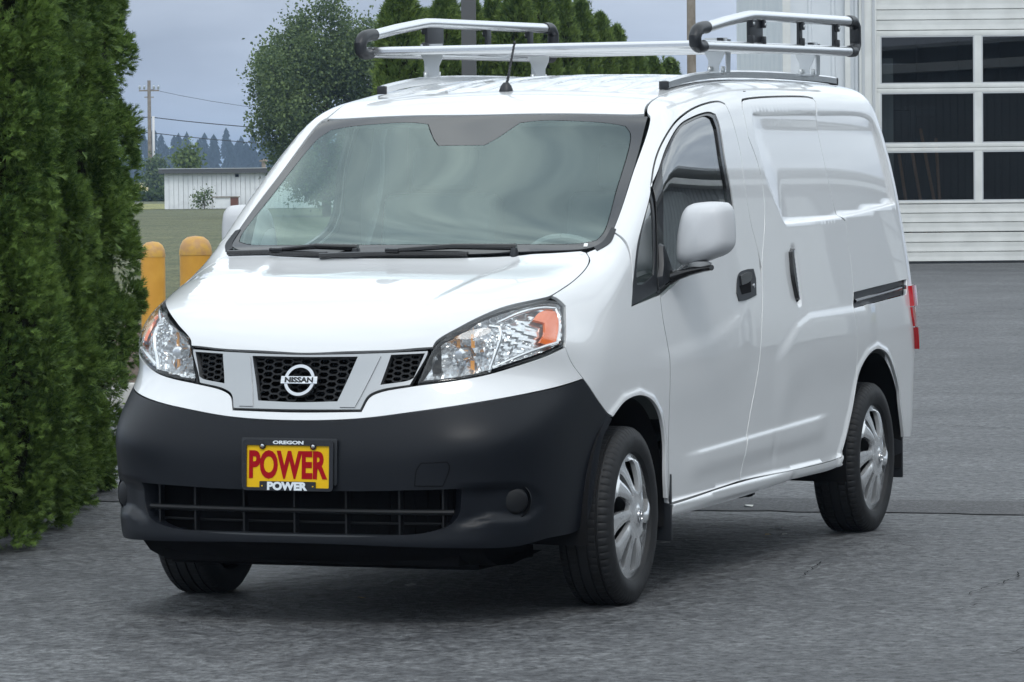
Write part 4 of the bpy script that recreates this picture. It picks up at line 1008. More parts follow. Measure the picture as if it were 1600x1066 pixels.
g = G(); g.tube(ring, .014, 8, caps=False)
for a in (math.pi, math.pi/2, -math.pi/2): g.tube([sw_ @ Vector((0, 0, -.03)), sw_ @ Vector((.18*math.cos(a), .18*math.sin(a), 0))], .014, 8)
g.lathe([(0, 0), (.06, 0), (.07, -.03), (.05, -.12)], 20, 'Z'); n0 = len(g.v)-80
for i in range(n0, len(g.v)): g.v[i] = tuple(sw_ @ Vector(g.v[i]))
g.build('steering_wheel', interior, cabin)
for y in (.37, -.37):
    s = empty('seat'); s.parent = cabin
    G().box((-.98, y, .78), (.50, .48, .16)).build('seat_cushion', seat_m, s, bevel=.05, seg=3)
    G().box((-1.25, y, 1.08), (.13, .46, .60), Matrix.Rotation(math.radians(-12), 3, 'Y')).build('seat_back', seat_m, s, bevel=.05, seg=3)
    G().box((-1.32, y, 1.47), (.09, .25, .17), Matrix.Rotation(math.radians(-10), 3, 'Y')).build('headrest', seat_m, s, bevel=.035, seg=3)
G().box((-1.72, 0, 1.05), (.02, 1.36, 1.40)).build('partition', interior, cabin)
G().box((-.85, 0, .50), (1.7, 1.5, .03)).build('floor_mat', dark, cabin)
for y in (.33, -.33): 
    G().box((-.90, y, 1.655), (.17, .40, .016), Matrix.Rotation(math.radians(22), 3, 'Y')).build('sun_visor', interior_l, cabin, bevel=.006)

# ------------------------------------------------------------------ roof rack
rack = empty('roof_rack', (0, 0, 0), label='silver aluminium rack with railed sides and black end caps on the white van', category='roof rack')
RY = .66
def rack_side(s_):
    lo = [Vector((x, RY*s_, z)) for x, z in ((-1.235, 1.908), (-3.22, 1.934))]
    hi = [Vector((x, RY*s_, z)) for x, z in ((-1.27, 1.968), (-1.55, 2.004), (-1.79, 2.030), (-1.86, 2.036), (-1.93, 2.038), (-3.20, 2.056))]
    G().tube(lo, .0200, 20).build('side_rail', alu, rack)
    G().tube(hi, .0200, 20).build('upper_rail', alu, rack)
    # corner cap at the front: bent moulding, thicker than the tubes
    fc = [Vector((x, RY*s_, z)) for x, z in ((-1.33, 1.977), (-1.27, 1.972), (-1.222, 1.960), (-1.200, 1.938), (-1.204, 1.914), (-1.235, 1.905), (-1.29, 1.907))]
    G().tube(smooth_loop(arr([tuple(p) for p in fc]), .01, False), .0235, 16).build('end_cap', black_plastic, rack)
    rc = [Vector((x, RY*s_, z)) for x, z in ((-3.16, 2.056), (-3.23, 2.056), (-3.262, 2.035), (-3.265, 1.96), (-3.235, 1.935), (-3.17, 1.934))]
    G().tube(smooth_loop(arr([tuple(p) for p in rc]), .015, False), .0235, 16).build('end_cap', black_plastic, rack)
    for x, w_ in ((-1.925, .17), (-2.50, .045), (-2.98, .045)):
        zt_ = 2.036+(x+1.9)*-.0135; zl = 1.908+(-x-1.235)*.0131
        u = bpy.data.objects.new('upright', None); link(u, rack)
        G().box((x, (RY-.004)*s_, (zt_+zl)/2), (w_, .012, zt_-zl-.02)).build('post', black_plastic, u, bevel=.003)
        for dx in ((-w_/2+.012, w_/2-.012) if w_ > .1 else (0,)):
            G().box((x+dx, (RY+.004)*s_, zt_-.028), (.030, .022, .030)).build('clamp', black_plastic, u, bevel=.004)
            G().box((x+dx, (RY+.004)*s_, zl+.030), (.030, .022, .030)).build('clamp', black_plastic, u, bevel=.004)
            G().lathe([(0, .020*s_), (.006, .019*s_), (.007, .014*s_)], 10, 'Y', (x+dx, RY*s_, zt_-.03)).build('bolt', zinc, u)
    # feet
    for x in (-1.70, -2.86):
        f_ = bpy.data.objects.new('foot', None); link(f_, rack)
        zr = float(B.zt(x))-.0673*.55**2+.02
        g = G(); y0 = .575*s_
        g.prism([(-.045, .075), (.045, .075), (.045, .035), (.012, -.03), (.012, -.06), (-.030, -.06), (-.030, -.01), (-.045, .02)], .004, lambda a, b, c_: (x+.0+c_, y0+a*s_, zr+.062+b))
        g.prism([(-.03, .07), (.03, .07), (.022, -.055), (-.022, -.055)], .004, lambda a, b, c_: (x+a-.03, y0+.035*s_+c_, zr+.062+b))
        g.box((x, y0, zr+.006), (.09, .075, .006)); g.build('bracket', zinc, f_)
        for dx, dy in ((.02, -.02), (-.02, .02)): G().tube([(x+dx, y0+dy, zr), (x+dx, y0+dy, zr+.03)], .008, 8).build('nut', zinc, f_)
        G().lathe([(0, .012), (.008, .011), (.009, .004)], 10, 'X', (x+.004, y0, zr+.12)).build('bolt', chrome, f_)
        G().box((x-.01, y0+.02*s_, zr+.125), (.06, .02, .022)).build('rubber_pad', black_plastic, f_)
    # track on the roof
    tp = []
    for x in np.linspace(-1.16, -3.30, 30):
        z = onbody((x, .555, 1.5), (0, 0, 1))[2]; tp.append((x, .555*s_, z+.020))
    tr = bpy.data.objects.new('roof_track', None); link(tr, rack)
    g = G(); n = len(tp); V = []
    for x, y, z in tp: V += [(x, y-.016, z-.014), (x, y-.016, z+.008), (x, y-.006, z+.014), (x, y+.006, z+.014), (x, y+.016, z+.008), (x, y+.016, z-.014)]
    g.add(V, [(i*6+k, i*6+k+1, i*6+k+7, i*6+k+6) for i in range(n-1) for k in range(5)]+[(0, 1, 2, 3, 4, 5)]); g.build('track', alu, tr)
    G().box((tp[0][0]+.004, tp[0][1], tp[0][2]-.004), (.014, .036, .030)).build('track_cap', black_plastic, tr, bevel=.003)
    G().box((tp[-1][0]-.004, tp[-1][1], tp[-1][2]-.004), (.014, .036, .030)).build('track_cap', black_plastic, tr, bevel=.003)
for s_ in (1, -1): rack_side(s_)
for i, x in enumerate((-1.30, -1.66, -2.02, -2.38, -2.74, -3.08)):
    z = 1.912+(-x-1.235)*.0131
    g = G(); w_ = .026 if i else .030
    P_ = rrect(w_*2, .030 if i == 0 else .011, .010 if i == 0 else .004, 3); g.prism(P_, 1.28, lambda a, b, c_: (x+a, -.64+c_, z+b))
    for dx in (-.010, .010): g.box((x+dx, 0, z+(.0158 if i == 0 else .0062)), (.003, 1.27, .002))
    g.build('cross_bar', alu, rack)
# ------------------------------------------------------------------ the place: site axes run along (D) and across (R) the yard's long side
fh = Vector((fw.x, fw.y, 0)).normalized(); rh = Vector((-fh.y, fh.x, 0)) * -1
if rh.dot(rt) < 0: rh = -rh
O2 = Vector((EYE.x, EYE.y, 0))
def S(D, R, z=0): return O2 + fh*D + rh*R + Vector((0, 0, z))
RZ = math.atan2(rh.y, rh.x)      # local x = R, local y = -D or D
RS = Matrix(((rh.x, fh.x, 0), (rh.y, fh.y, 0), (0, 0, 1)))   # columns: R axis, D axis, up
def sheet(name, pts, mat, z, **k): return mesh(name, [(*p[:2], z) for p in pts], [tuple(range(len(pts)))], mat, **k)

def ground_mat(name, cols, scale, bumpd, rough=.8, fine=220, crack=False):
    m = bpy.data.materials.new(name); m.use_nodes = True; n = m.node_tree.nodes; l = m.node_tree.links; p = n['Principled BSDF']
    p.inputs['Roughness'].default_value = rough; t = n.new('ShaderNodeTexCoord')
    a = n.new('ShaderNodeTexNoise'); a.inputs['Scale'].default_value = scale; a.inputs['Detail'].default_value = 6; a.inputs['Roughness'].default_value = .6
    b = n.new('ShaderNodeTexNoise'); b.inputs['Scale'].default_value = fine; b.inputs['Detail'].default_value = 4; b.inputs['Roughness'].default_value = .8
    l.new(t.outputs['Object'], a.inputs[0]); l.new(t.outputs['Object'], b.inputs[0])
    ra = n.new('ShaderNodeValToRGB'); ra.color_ramp.elements[0].color = (*cols[0], 1); ra.color_ramp.elements[1].color = (*cols[1], 1); ra.color_ramp.elements[0].position = .3; ra.color_ramp.elements[1].position = .7
    rb = n.new('ShaderNodeValToRGB'); rb.color_ramp.elements[0].color = (.22, .22, .23, 1); rb.color_ramp.elements[1].color = (2.15, 2.15, 2.12, 1); rb.color_ramp.elements[0].position = .36; rb.color_ramp.elements[1].position = .66
    l.new(a.outputs[0], ra.inputs[0]); l.new(b.outputs[0], rb.inputs[0])
    x = n.new('ShaderNodeMix'); x.data_type = 'RGBA'; x.blend_type = 'MULTIPLY'; x.inputs[0].default_value = 1
    l.new(ra.outputs[0], x.inputs[6]); l.new(rb.outputs[0], x.inputs[7])
    c2 = n.new('ShaderNodeTexNoise'); c2.inputs['Scale'].default_value = scale*9; c2.inputs['Detail'].default_value = 5; l.new(t.outputs['Object'], c2.inputs[0])
    r3 = n.new('ShaderNodeValToRGB'); r3.color_ramp.elements[0].color = (.72, .72, .73, 1); r3.color_ramp.elements[1].color = (1.22, 1.22, 1.2, 1); r3.color_ramp.elements[0].position = .38; r3.color_ramp.elements[1].position = .62; l.new(c2.outputs[0], r3.inputs[0])
    x2 = n.new('ShaderNodeMix'); x2.data_type = 'RGBA'; x2.blend_type = 'MULTIPLY'; x2.inputs[0].default_value = 1; l.new(x.outputs[2], x2.inputs[6]); l.new(r3.outputs[0], x2.inputs[7]); l.new(x2.outputs[2], p.inputs['Base Color'])
    rr = n.new('ShaderNodeMapRange'); rr.inputs['To Min'].default_value = rough-.16; rr.inputs['To Max'].default_value = rough+.16; l.new(c2.outputs[0], rr.inputs[0]); l.new(rr.outputs[0], p.inputs['Roughness'])
    v = n.new('ShaderNodeTexVoronoi'); v.inputs['Scale'].default_value = fine*.45; l.new(t.outputs['Object'], v.inputs[0])
    ad = n.new('ShaderNodeMath'); ad.operation = 'ADD'; l.new(b.outputs[0], ad.inputs[0]); l.new(v.outputs[0], ad.inputs[1])
    bu = n.new('ShaderNodeBump'); bu.inputs['Strength'].default_value = .9; bu.inputs['Distance'].default_value = bumpd
    l.new(ad.outputs[0], bu.inputs['Height']); l.new(bu.outputs[0], p.inputs['Normal']); return m
asphalt_m = ground_mat('asphalt', ((.054, .056, .061), (.104, .107, .113)), .7, .03, .60, 25)
asphalt_d = ground_mat('asphalt_patch', ((.045, .046, .05), (.07, .07, .074)), 1.4, .010, .75, 60)
lawn_m = ground_mat('lawn', ((.055, .068, .030), (.115, .118, .058)), .35, .03, .95, 9)
field_m = ground_mat('ripe_field', ((.30, .24, .09), (.42, .34, .13)), .02, .05, .95, 2)
strip_m = ground_mat('dry_grass', ((.16, .17, .06), (.24, .23, .09)), .2, .05, .95, 5)
mulch_m = ground_mat('bark_mulch', ((.055, .035, .024), (.13, .085, .06)), 6, .03, .95, 40)
concrete_m = M('concrete', (.42, .41, .39), .85, bump=(90, .3, .003), var=(3, (.50, .49, .46)))
earth = sheet('ground', [S(-40, -900), S(-40, 900), S(3500, 2600), S(3500, -2600)], lawn_m, -.012, kind='structure')
asph = sheet('asphalt', [S(-30, -30), S(-30, 60), S(64.1, 60), S(64.1, 3.2), S(58, 2.2), S(44, .5), S(30, -1.6), S(26.2, -2.1), S(26.2, -30)], asphalt_m, 0, kind='structure')
sheet('field', [S(420, -260), S(420, 60), S(1900, 260), S(1900, -900)], field_m, .02, kind='structure')
sheet('grass_verge', [S(191, -60), S(191, 20), S(232, 20), S(232, -60)], strip_m, -.004, kind='structure')
sheet('planting_bed', [S(26.45, -30), S(26.45, -1.9), S(31, -1.2), S(40, .4), S(41, -3), S(41, -30)], mulch_m, -.004, kind='structure')
# darker strip of newer asphalt across the yard
def wav(a, b, n, amp): 
    a = Vector(a); b = Vector(b); d = (b-a); nn = Vector((-d.y, d.x)).normalized(); return [a+d*(i/n)+nn*random.uniform(-amp, amp) for i in range(n+1)]
e1 = wav((-4.18, -3.2), (-4.70, 4.5), 60, .018); e2 = wav((-3.45, -3.2), (-4.05, 4.5), 60, .03)
mesh('asphalt_patch', [(p.x, p.y, .004) for p in e1]+[(p.x, p.y, .004) for p in e2], [(i, i+1, 62+i, 61+i) for i in range(60)], asphalt_d, asph)
crack_m = M('crack_shadow', (.008, .008, .009), .95, spec=.1)
CR = {'A': [[-0.054, 1.835], [-0.03, 1.928], [-0.288, 1.925], [-0.402, 1.95]], 'B': [[-0.543, 1.835], [-0.765, 1.833], [-0.957, 1.864], [-1.421, 1.816], [-1.788, 1.869]], 'C': [[1.354, 2.124], [1.245, 2.269], [1.172, 2.347], [1.04, 2.391], [0.917, 2.4], [0.636, 2.45]], 'D': [[-0.086, 1.364], [-0.044, 1.51], [-0.071, 1.678], [-0.054, 1.835]], 'E': [[1.511, 0.01], [1.433, 0.093], [1.406, 0.244], [1.414, 0.463], [1.478, 0.606], [1.553, 0.763], [1.469, 0.875]], 'H': [[-24.9, -6.2], [-26.3, -5.489], [-27.95, -5.1], [-31.417, -4.2]], 'I': [[-16.1, -2.9], [-16.114, -2.4], [-16.0, -1.7], [-15.6, -.6]], 'J': [[-22.582, -4.34], [-23.376, -3.6], [-22.028, -2.2]], 'K': [[-0.961, 1.117], [-1.312, 1.058], [-1.607, 1.018]], 'L': [[0.611, -1.24], [0.518, -1.142], [0.57, -0.945], [0.305, -0.832]], 'M': [[-2.88, -3.047], [-2.778, -2.776], [-2.618, -2.481], [-3.001, -2.1]],
 'N': [[-9, 2.6], [-9.4, 1.2], [-9.2, .2], [-9.8, -1.2]], 'O': [[-4.185, -3.0], [-4.45, .4], [-4.70, 4.2]], 'P': [[-12.5, -3], [-12.9, -1], [-12.4, .6]], 'Q': [[-19, -4.2], [-19.6, -2.8], [-18.9, -1]], 'R': [[1.9, 1.5], [2.1, 2.4], [1.8, 3.2]]}
for k, pl_ in CR.items():
    P_ = []; 
    for a, b in zip(pl_[:-1], pl_[1:]):
        a = Vector(a); b = Vector(b); L = (b-a).length; n_ = max(3, int(L/.025)); nn = Vector((-(b-a).y, (b-a).x)).normalized(); off = 0
        for i in range(n_): off = off*.8+random.uniform(-.007, .007)*(3 if abs(a.x) > 8 else 1); P_.append(a.lerp(b, i/n_)+nn*off)
    P_.append(Vector(pl_[-1])); V = []
    far = 2.5 if abs(pl_[0][0]) > 8 else 1
    for i, p in enumerate(P_):
        d = (P_[min(i+1, len(P_)-1)]-P_[max(i-1, 0)]).normalized(); nn = Vector((-d.y, d.x)); w_ = random.uniform(.0012, .0048)*far*(.5 if k in 'BFAC' else .6)*math.sin(min(1, i/4)*math.pi/2)*math.sin(min(1, (len(P_)-1-i)/4)*math.pi/2)+.0004
        V += [(*(p+nn*w_), .0065), (*(p-nn*w_), .0065)]
    mesh('crack', V, [(2*i, 2*i+1, 2*i+3, 2*i+2) for i in range(len(P_)-1)], crack_m, asph)
# fallen leaves and pale scraps under the van
leaf_m = M('dry_leaf', (.50, .36, .14), .7); pale_m = M('pale_petal', (.72, .72, .68), .7)
LEAF = ('yellow dry leaf on the asphalt below the front bumper, the one nearest the viewer', 'larger pale petal on the asphalt behind the front bumper', 'largest pale petal under the van between the wheels', 'pale petal just behind the largest one under the van',
        'pale petal farthest back beside the rear tyre', 'dry yellowish leaf right beside the largest petal under the van', 'pale petal under the middle of the van, in the shade', 'pale petal close behind the front wheel on the driver side',
        'pale petal in the dark shade left of the front tyre', 'pale petal on the farther strip of asphalt under the sill')
for i, (x, y) in enumerate([[0.139, -0.112], [-0.332, -0.12], [-2.596, 0.551], [-2.926, 0.421], [-3.902, -0.018], [-2.551, 0.496], [-2.946, 0.138], [-2.126, 0.213], [-0.094, -0.314], [-3.952, -0.238]]):
    s_ = random.uniform(.012, .026); a0 = random.uniform(0, 6); v = [(x, y, .012)]
    for k in range(8):
        a = a0+k*math.pi/4; r = s_*(1 if k % 4 else 1.9)*random.uniform(.7, 1.1); v.append((x+r*math.cos(a), y+r*math.sin(a), .006+random.uniform(0, .006)))
    mesh('fallen_leaf', v, [(0, k+1, (k+1) % 8+1) for k in range(8)], leaf_m if i in (0, 5) else pale_m, None, label=LEAF[i], category='leaf', group='leaves and petals on the asphalt under the van')
# kerb beside the planting bed
kr = empty('kerb', tuple(S(26.3, -3)), 0, kind='structure')
for i in range(9):
    o_ = G().box((0, 0, 0), (1.48, .15, .15), None); ob = o_.build('kerb_stone', concrete_m, kr, bevel=.012); ob.matrix_parent_inverse = Matrix.Identity(4)
    ob.location = S(26.32, -2.7-i*1.5) - S(26.3, -3) + Vector((0, 0, .06)); ob.rotation_euler = (0, 0, RZ)

# ---- bollards
yellow_m = M('yellow_paint', (.62, .30, .035), .45, var=(7, (.70, .36, .05), 6), bump=(30, .15, .003))
def bollard(D, R, r, h, label):
    b = empty('bollard', tuple(S(D, R)), 0, label=label, category='bollard', group='yellow bollards between hedge and van')
    G().lathe([(r, -.1), (r, h-.10)], 40).build('post', yellow_m, b)
    G().lathe([(r*1.03, h-.103), (r*1.03, h-.085), (r*.97, h-.055), (r*.80, h-.025), (r*.5, h-.006), (0, h)], 40).build('dome_cap', M('worn_yellow_cap', (.60, .34, .06), .5, var=(22, (.46, .25, .09), 8), bump=(40, .3, .004)), b)
bollard(27, -2.349, .080, 1.03, 'thinner yellow bollard with a domed top, the one nearer the tall hedge')
bollard(22, -1.685, .0855, 1.135, 'thicker yellow bollard with a rusty domed cap, the one nearer the white van')

# ---- metal garage with glazed overhead door
siding = M('white_metal_siding', (.62, .66, .70), .45, var=(1.5, (.70, .73, .76)))
siding_w = M('door_white', (.74, .75, .73), .42, var=(3, (.66, .67, .65)), bump=(30, .1, .003))
trim_m = M('grey_trim', (.50, .52, .54), .5)
dgl = glass('garage_glass', (.55, .58, .60), .045)
room_m = M('garage_interior', (.07, .072, .08), .9)
GD = 64.0
gar = empty('garage', tuple(S(GD, 5)), RZ, label='white metal garage with a glazed overhead door behind the van', category='garage')
def gb(g, R0, R1, D0, D1, z0, z1): return g.box(((R0+R1)/2-5, (D0+D1)/2-GD, (z0+z1)/2), (R1-R0, D1-D0, z1-z0))
SG = 1 if (Matrix.Rotation(RZ, 3, 'Z') @ Vector((0, 1, 0))).dot(fh) > 0 else -1
assert SG == 1
def wall_ribbed(name, R0, R1, z0, z1, pitch, mat):
    g = G(); prof = []; R = R0
    while R < R1: prof += [(R, 0), (R+.025, -.03), (R+.06, -.03), (R+.085, 0)]; R += pitch
    prof.append((R1, 0)); V = []
    for R, d in prof: V += [(R-5, d, z0), (R-5, d, z1)]
    g.add(V, [(2*i, 2*i+2, 2*i+3, 2*i+1) for i in range(len(prof)-1)]); return g.build(name, mat, gar)
wall_ribbed('wall', 4.26, 5.42, 0, 5.2, .36, siding)
g = G(); gb(g, 4.24, 4.36, GD-.05, GD-.0, 0, 5.2); g.build('corner_trim', siding_w, gar)
g = G(); gb(g, 5.20, 5.28, GD-.12, GD-.035, .1, 5.2); g.build('downpipe', siding_w, gar)
wall_ribbed('wall', 10.4, 22, 0, 5.2, .36, siding)
g = G(); gb(g, 4.3, 22, GD+.02, GD+.06, 4.7, 5.4); gb(g, 4.3, 4.34, GD+.06, GD+14, 0, 5.4); gb(g, 21.96, 22, GD+.06, GD+14, 0, 5.4); g.build('wall', siding, gar)
g = G(); gb(g, 4.1, 22.2, GD-.3, GD+14.3, 5.4, 5.5); g.build('roof', siding_w, gar)
g = G(); gb(g, 5.42, 5.69, GD-.10, GD+.15, 0, 5.2); g.build('door_jamb', siding_w, gar, bevel=.01)
g = G(); gb(g, 5.46, 5.50, GD-.14, GD-.10, 0, 5.2); gb(g, 5.62, 5.66, GD-.14, GD-.10, 0, 5.2); g.build('jamb_bead', trim_m, gar)
g = G(); gb(g, 10.25, 10.5, GD-.10, GD+.15, 0, 5.2); g.build('door_jamb', siding_w, gar, bevel=.01)
g = G(); gb(g, 4.5, 21.8, GD+5, GD+5.1, 0, 4.6); gb(g, 4.5, 4.6, GD+.2, GD+5, 0, 4.6); gb(g, 21.7, 21.8, GD+.2, GD+5, 0, 4.6); gb(g, 4.5, 21.8, GD+.2, GD+5, 4.55, 4.6); gb(g, 4.5, 21.8, GD+.2, GD+5, -.0, .02)
for i in range(24): gb(g, 4.7+i*.7, 4.74+i*.7, GD+4.93, GD+5, 0, 4.5)
g.build('inside_room', room_m, gar)
door = bpy.data.objects.new('overhead_door', None); link(door, gar)
def slab(z0, z1):
    g = G(); n = max(1, round((z1-z0)/.17)); p = (z1-z0)/n; prof = []
    for i in range(n): a = z0+i*p; prof += [(0.018, a+.0), (-.014, a+.010), (-.010, a+p*.5), (-.014, a+p-.010)]
    prof.append((.012, z1)); V = []
    for d, z in prof: V += [(5.70-5, d+.03, z), (10.24-5, d+.03, z)]
    g.add(V, [(2*i, 2*i+1, 2*i+3, 2*i+2) for i in range(len(prof)-1)]); g.build('panel', siding_w, door)
slab(.03, .48); slab(.49, .93); slab(3.62, 4.10); slab(4.11, 4.68)
g = G(); gb(g, 5.7, 10.24, GD, GD+.05, 0, .03); g.build('bottom_seal', black_plastic, door)
for z0, z1 in ((.97, 1.745), (1.865, 2.655), (2.79, 3.535)):
    for k, (a, b) in enumerate(((5.755, 7.215), (7.325, 8.63), (8.74, 10.18))):
        g = G(); gb(g, a, b, GD+.03, GD+.036, z0, z1); g.build('pane', dgl, door)
        g = G(); gb(g, a, b, GD+.012, GD+.03, z0, z0+.02); gb(g, a, b, GD+.012, GD+.03, z1-.02, z1); gb(g, a, a+.02, GD+.012, GD+.03, z0+.02, z1-.02); gb(g, b-.02, b, GD+.012, GD+.03, z0+.02, z1-.02); g.build('glazing_bead', trim_m, door)
for z0, z1 in ((.935, .97), (1.745, 1.80), (1.805, 1.865), (2.655, 2.72), (2.725, 2.79), (3.535, 3.615)):
    g = G(); gb(g, 5.70, 10.24, GD+.008, GD+.055, z0, z1); g.build('rail', siding_w, door, bevel=.004)
for a, b in ((5.70, 5.755), (7.215, 7.325), (8.63, 8.74), (10.18, 10.24)):
    for z0, z1 in ((.97, 1.745), (1.865, 2.655), (2.79, 3.535)):
        g = G(); gb(g, a, b, GD+.010, GD+.053, z0, z1); g.build('stile', siding_w, door)
wood_m = M('old_wood', (.42, .22, .12), .8)
pole_cols = ((6.28, 6.55, 1.9), (6.44, 6.78, 2.1), (6.68, 6.74, 1.95), (6.10, 6.30, 1.7))
for i, (a, b, h_) in enumerate(pole_cols):
    o_ = G().tube([S(GD+.20, b), S(GD+.7, a, h_)], .026, 8).build('pole', wood_m, None, label=('brown wooden pole leaning steepest behind the garage glass', 'long brown pole leaning inside the garage beside the steepest one', 'nearly upright brown pole inside the garage', 'short dark pole leaning leftmost inside the garage')[i], category='pole', group='poles leaning inside the garage')
o_ = G().box(S(GD+.35, 5.87, 1.6), (.22, .1, 3.2), RS).build('steel_column', M('column_grey', (.36, .37, .35), .7), None, label='pale upright column just inside the garage glass', category='column')
bx_ = empty('drill_press', tuple(S(GD+.9, 6.25)), RZ, label='dark workshop machine with an arm standing inside the garage', category='machine')
mach = M('machine_dark', (.012, .013, .02), .6)
G().box((0, 0, .5), (.5, .4, 1.0)).build('machine_base', mach, bx_, bevel=.02); G().box((0.05, 0, 1.7), (.16, .16, 1.5)).build('machine_column', mach, bx_, bevel=.01)
G().box((.22, 0, 2.35), (.45, .14, .12)).build('machine_arm', mach, bx_, bevel=.01); G().box((-.1, 0, 2.15), (.3, .3, .5)).build('machine_head', mach, bx_, bevel=.03)
# ---- the metal shop alongside, out of the picture but mirrored in the van's side
shop = empty('metal_shop', (-22, 10.2, 0), 0, label='long grey metal shop with a white eave, mirrored in the side window', category='building')
V = []; prof = []; x = -60
while x < 8: prof += [(x, 0), (x+.03, -.035), (x+.08, -.035), (x+.11, 0)]; x += .42
for x, d in prof: V += [(x+22-0, d, 0), (x+22, d, 4.1)]
G().add(V, [(2*i, 2*i+2, 2*i+3, 2*i+1) for i in range(len(prof)-1)]).build('wall', M('shop_siding', (.30, .315, .33), .5), shop)
g = G(); g.box((-4, -.25, 4.22), (68, .6, .24)); g.build('eave', siding_w, shop); G().box((-4, 4, 4.8), (68, 9, .1)).build('roof', trim_m, shop)
for x in (-30, -20, -10): G().box((x, -.05, 1.9), (3.4, .08, 3.6)).build('roller_door', siding_w, shop); 
for k in range(9): 
    G().box((-20, -.11, .4+k*.4), (3.3, .03, .03)).build('door_groove', trim_m, shop)

# ---- square lamp post, wooden poles, wires
post_m = M('bronze_grey_paint', (.085, .088, .092), .5)
lp = empty('lamp_post', tuple(S(42, -.41)), RZ, label='square grey lamp post rising behind the roof rack', category='lamp post')
G().box((0, 0, 3.4), (.150, .150, 6.8)).build('shaft', post_m, lp, bevel=.006); G().box((0, 0, .3), (.5, .5, .6)).build('footing', concrete_m, lp, bevel=.02)
G().box((.35, 0, 6.85), (.9, .35, .12)).build('lamp_head', post_m, lp, bevel=.02)
timber = M('weathered_timber', (.20, .165, .13), .9, var=(3, (.28, .24, .20), 8), bump=(14, .4, .01))
wp = empty('utility_pole', tuple(S(125, 5.52)), 0, label='weathered wooden utility pole standing behind the right side of the roof rack', category='utility pole')
G().tube([(0, 0, 0), (0, 0, 11)], [.15, .12], 16).build('pole_shaft', timber, wp); G().box((0, 0, 10.2), (2.2, .1, .12), Matrix.Rotation(RZ, 3, 'Z')).build('crossarm', timber, wp)
up2 = empty('utility_pole', tuple(S(345, -30.15)), RZ, label='distant utility pole with crossarm and wires left of the small shed', category='utility pole')
G().tube([(0, 0, 0), (0, 0, 9.6)], [.20, .14], 14).build('pole_shaft', timber, up2)
G().box((0, 0, 8.75), (1.7, .10, .12)).build('crossarm', timber, up2); G().box((0, 0, 8.2), (.8, .08, .08)).build('crossarm', timber, up2)
for x in (-.78, -.4, .4, .78): G().lathe([(0, .35), (.08, .3), (.10, .1), (.05, 0)], 8, 'Z', (x, 0, 8.85)).build('insulator', zinc, up2)
G().tube([(.34, -.2, 0), (.34, -.2, 6.6)], .11, 8).build('conduit', M('conduit_white', (.6, .6, .6), .6), up2)
for i, (z, dz, lab) in enumerate(((6.55, .9, 'upper thin black wire running right from the distant pole'), (5.25, .9, 'lower black wire running right from the distant pole'), (8.9, 1.8, 'faint top wire running right from the distant pole'))):
    for sg in (1, -1):
        if sg < 0 and i == 2: continue
        pts = [S(345-60*t*sg*0, -30.15+sg*34*t, z-(4*t*(1-t))*dz-1.0*t*(sg > 0)) for t in np.linspace(0, 1, 14)]
        G().tube(pts, (.042, .038, .018)[i], 5).build('power_line', black_plastic, None, label=lab if sg > 0 else lab.replace('right', 'left behind the hedge'), category='wire')

# ---- small shed
sh_m = M('shed_white_siding', (.80, .82, .84), .6, var=(2, (.70, .72, .74)))
SD = 190; shed = empty('shed', tuple(S(SD, -13.2)), RZ, label='low white ribbed metal shed with a dark flat roof in the far field', category='shed')
for i in range(41):
    x0 = -2.75+i*.22; G().box((x0+.1, 0, .82), (.205, .05+.03*(i % 2), 1.64)).build('siding_board', sh_m, shed)
G().box((1.76, 2.2, .82), (9.0, 4.2, 1.6)).build('shed_body', sh_m, shed)
G().box((1.76, 2.1, 1.74), (9.5, 4.9, .20)).build('roof', M('shed_roof', (.075, .078, .085), .6), shed)
G().box((1.76, 2.1, 1.86), (9.55, 4.95, .03)).build('roof_edge', trim_m, shed)
G().box((.60, -.06, 1.52), (.16, .06, .13)).build('vent', dark, shed)
G().lathe([(.10, 1.8), (.10, 2.15), (.2, 2.15), (.2, 2.22), (0, 2.28)], 14, 'Z', (1.80, .6, 0)).build('chimney', timber, shed)
cr_ = empty('wooden_crate', tuple(S(SD-1.2, -13.05)), RZ, label='reddish brown wooden crate with a pale side against the white shed', category='crate')
G().box((-.12, 0, .28), (.72, .5, .46)).build('crate_side', sh_m, cr_); G().box((.40, 0, .28), (.34, .54, .50)).build('crate_end', M('red_wood', (.16, .07, .05), .8), cr_); G().box((0, 0, .545), (1.25, .62, .05)).build('lid', timber, cr_)

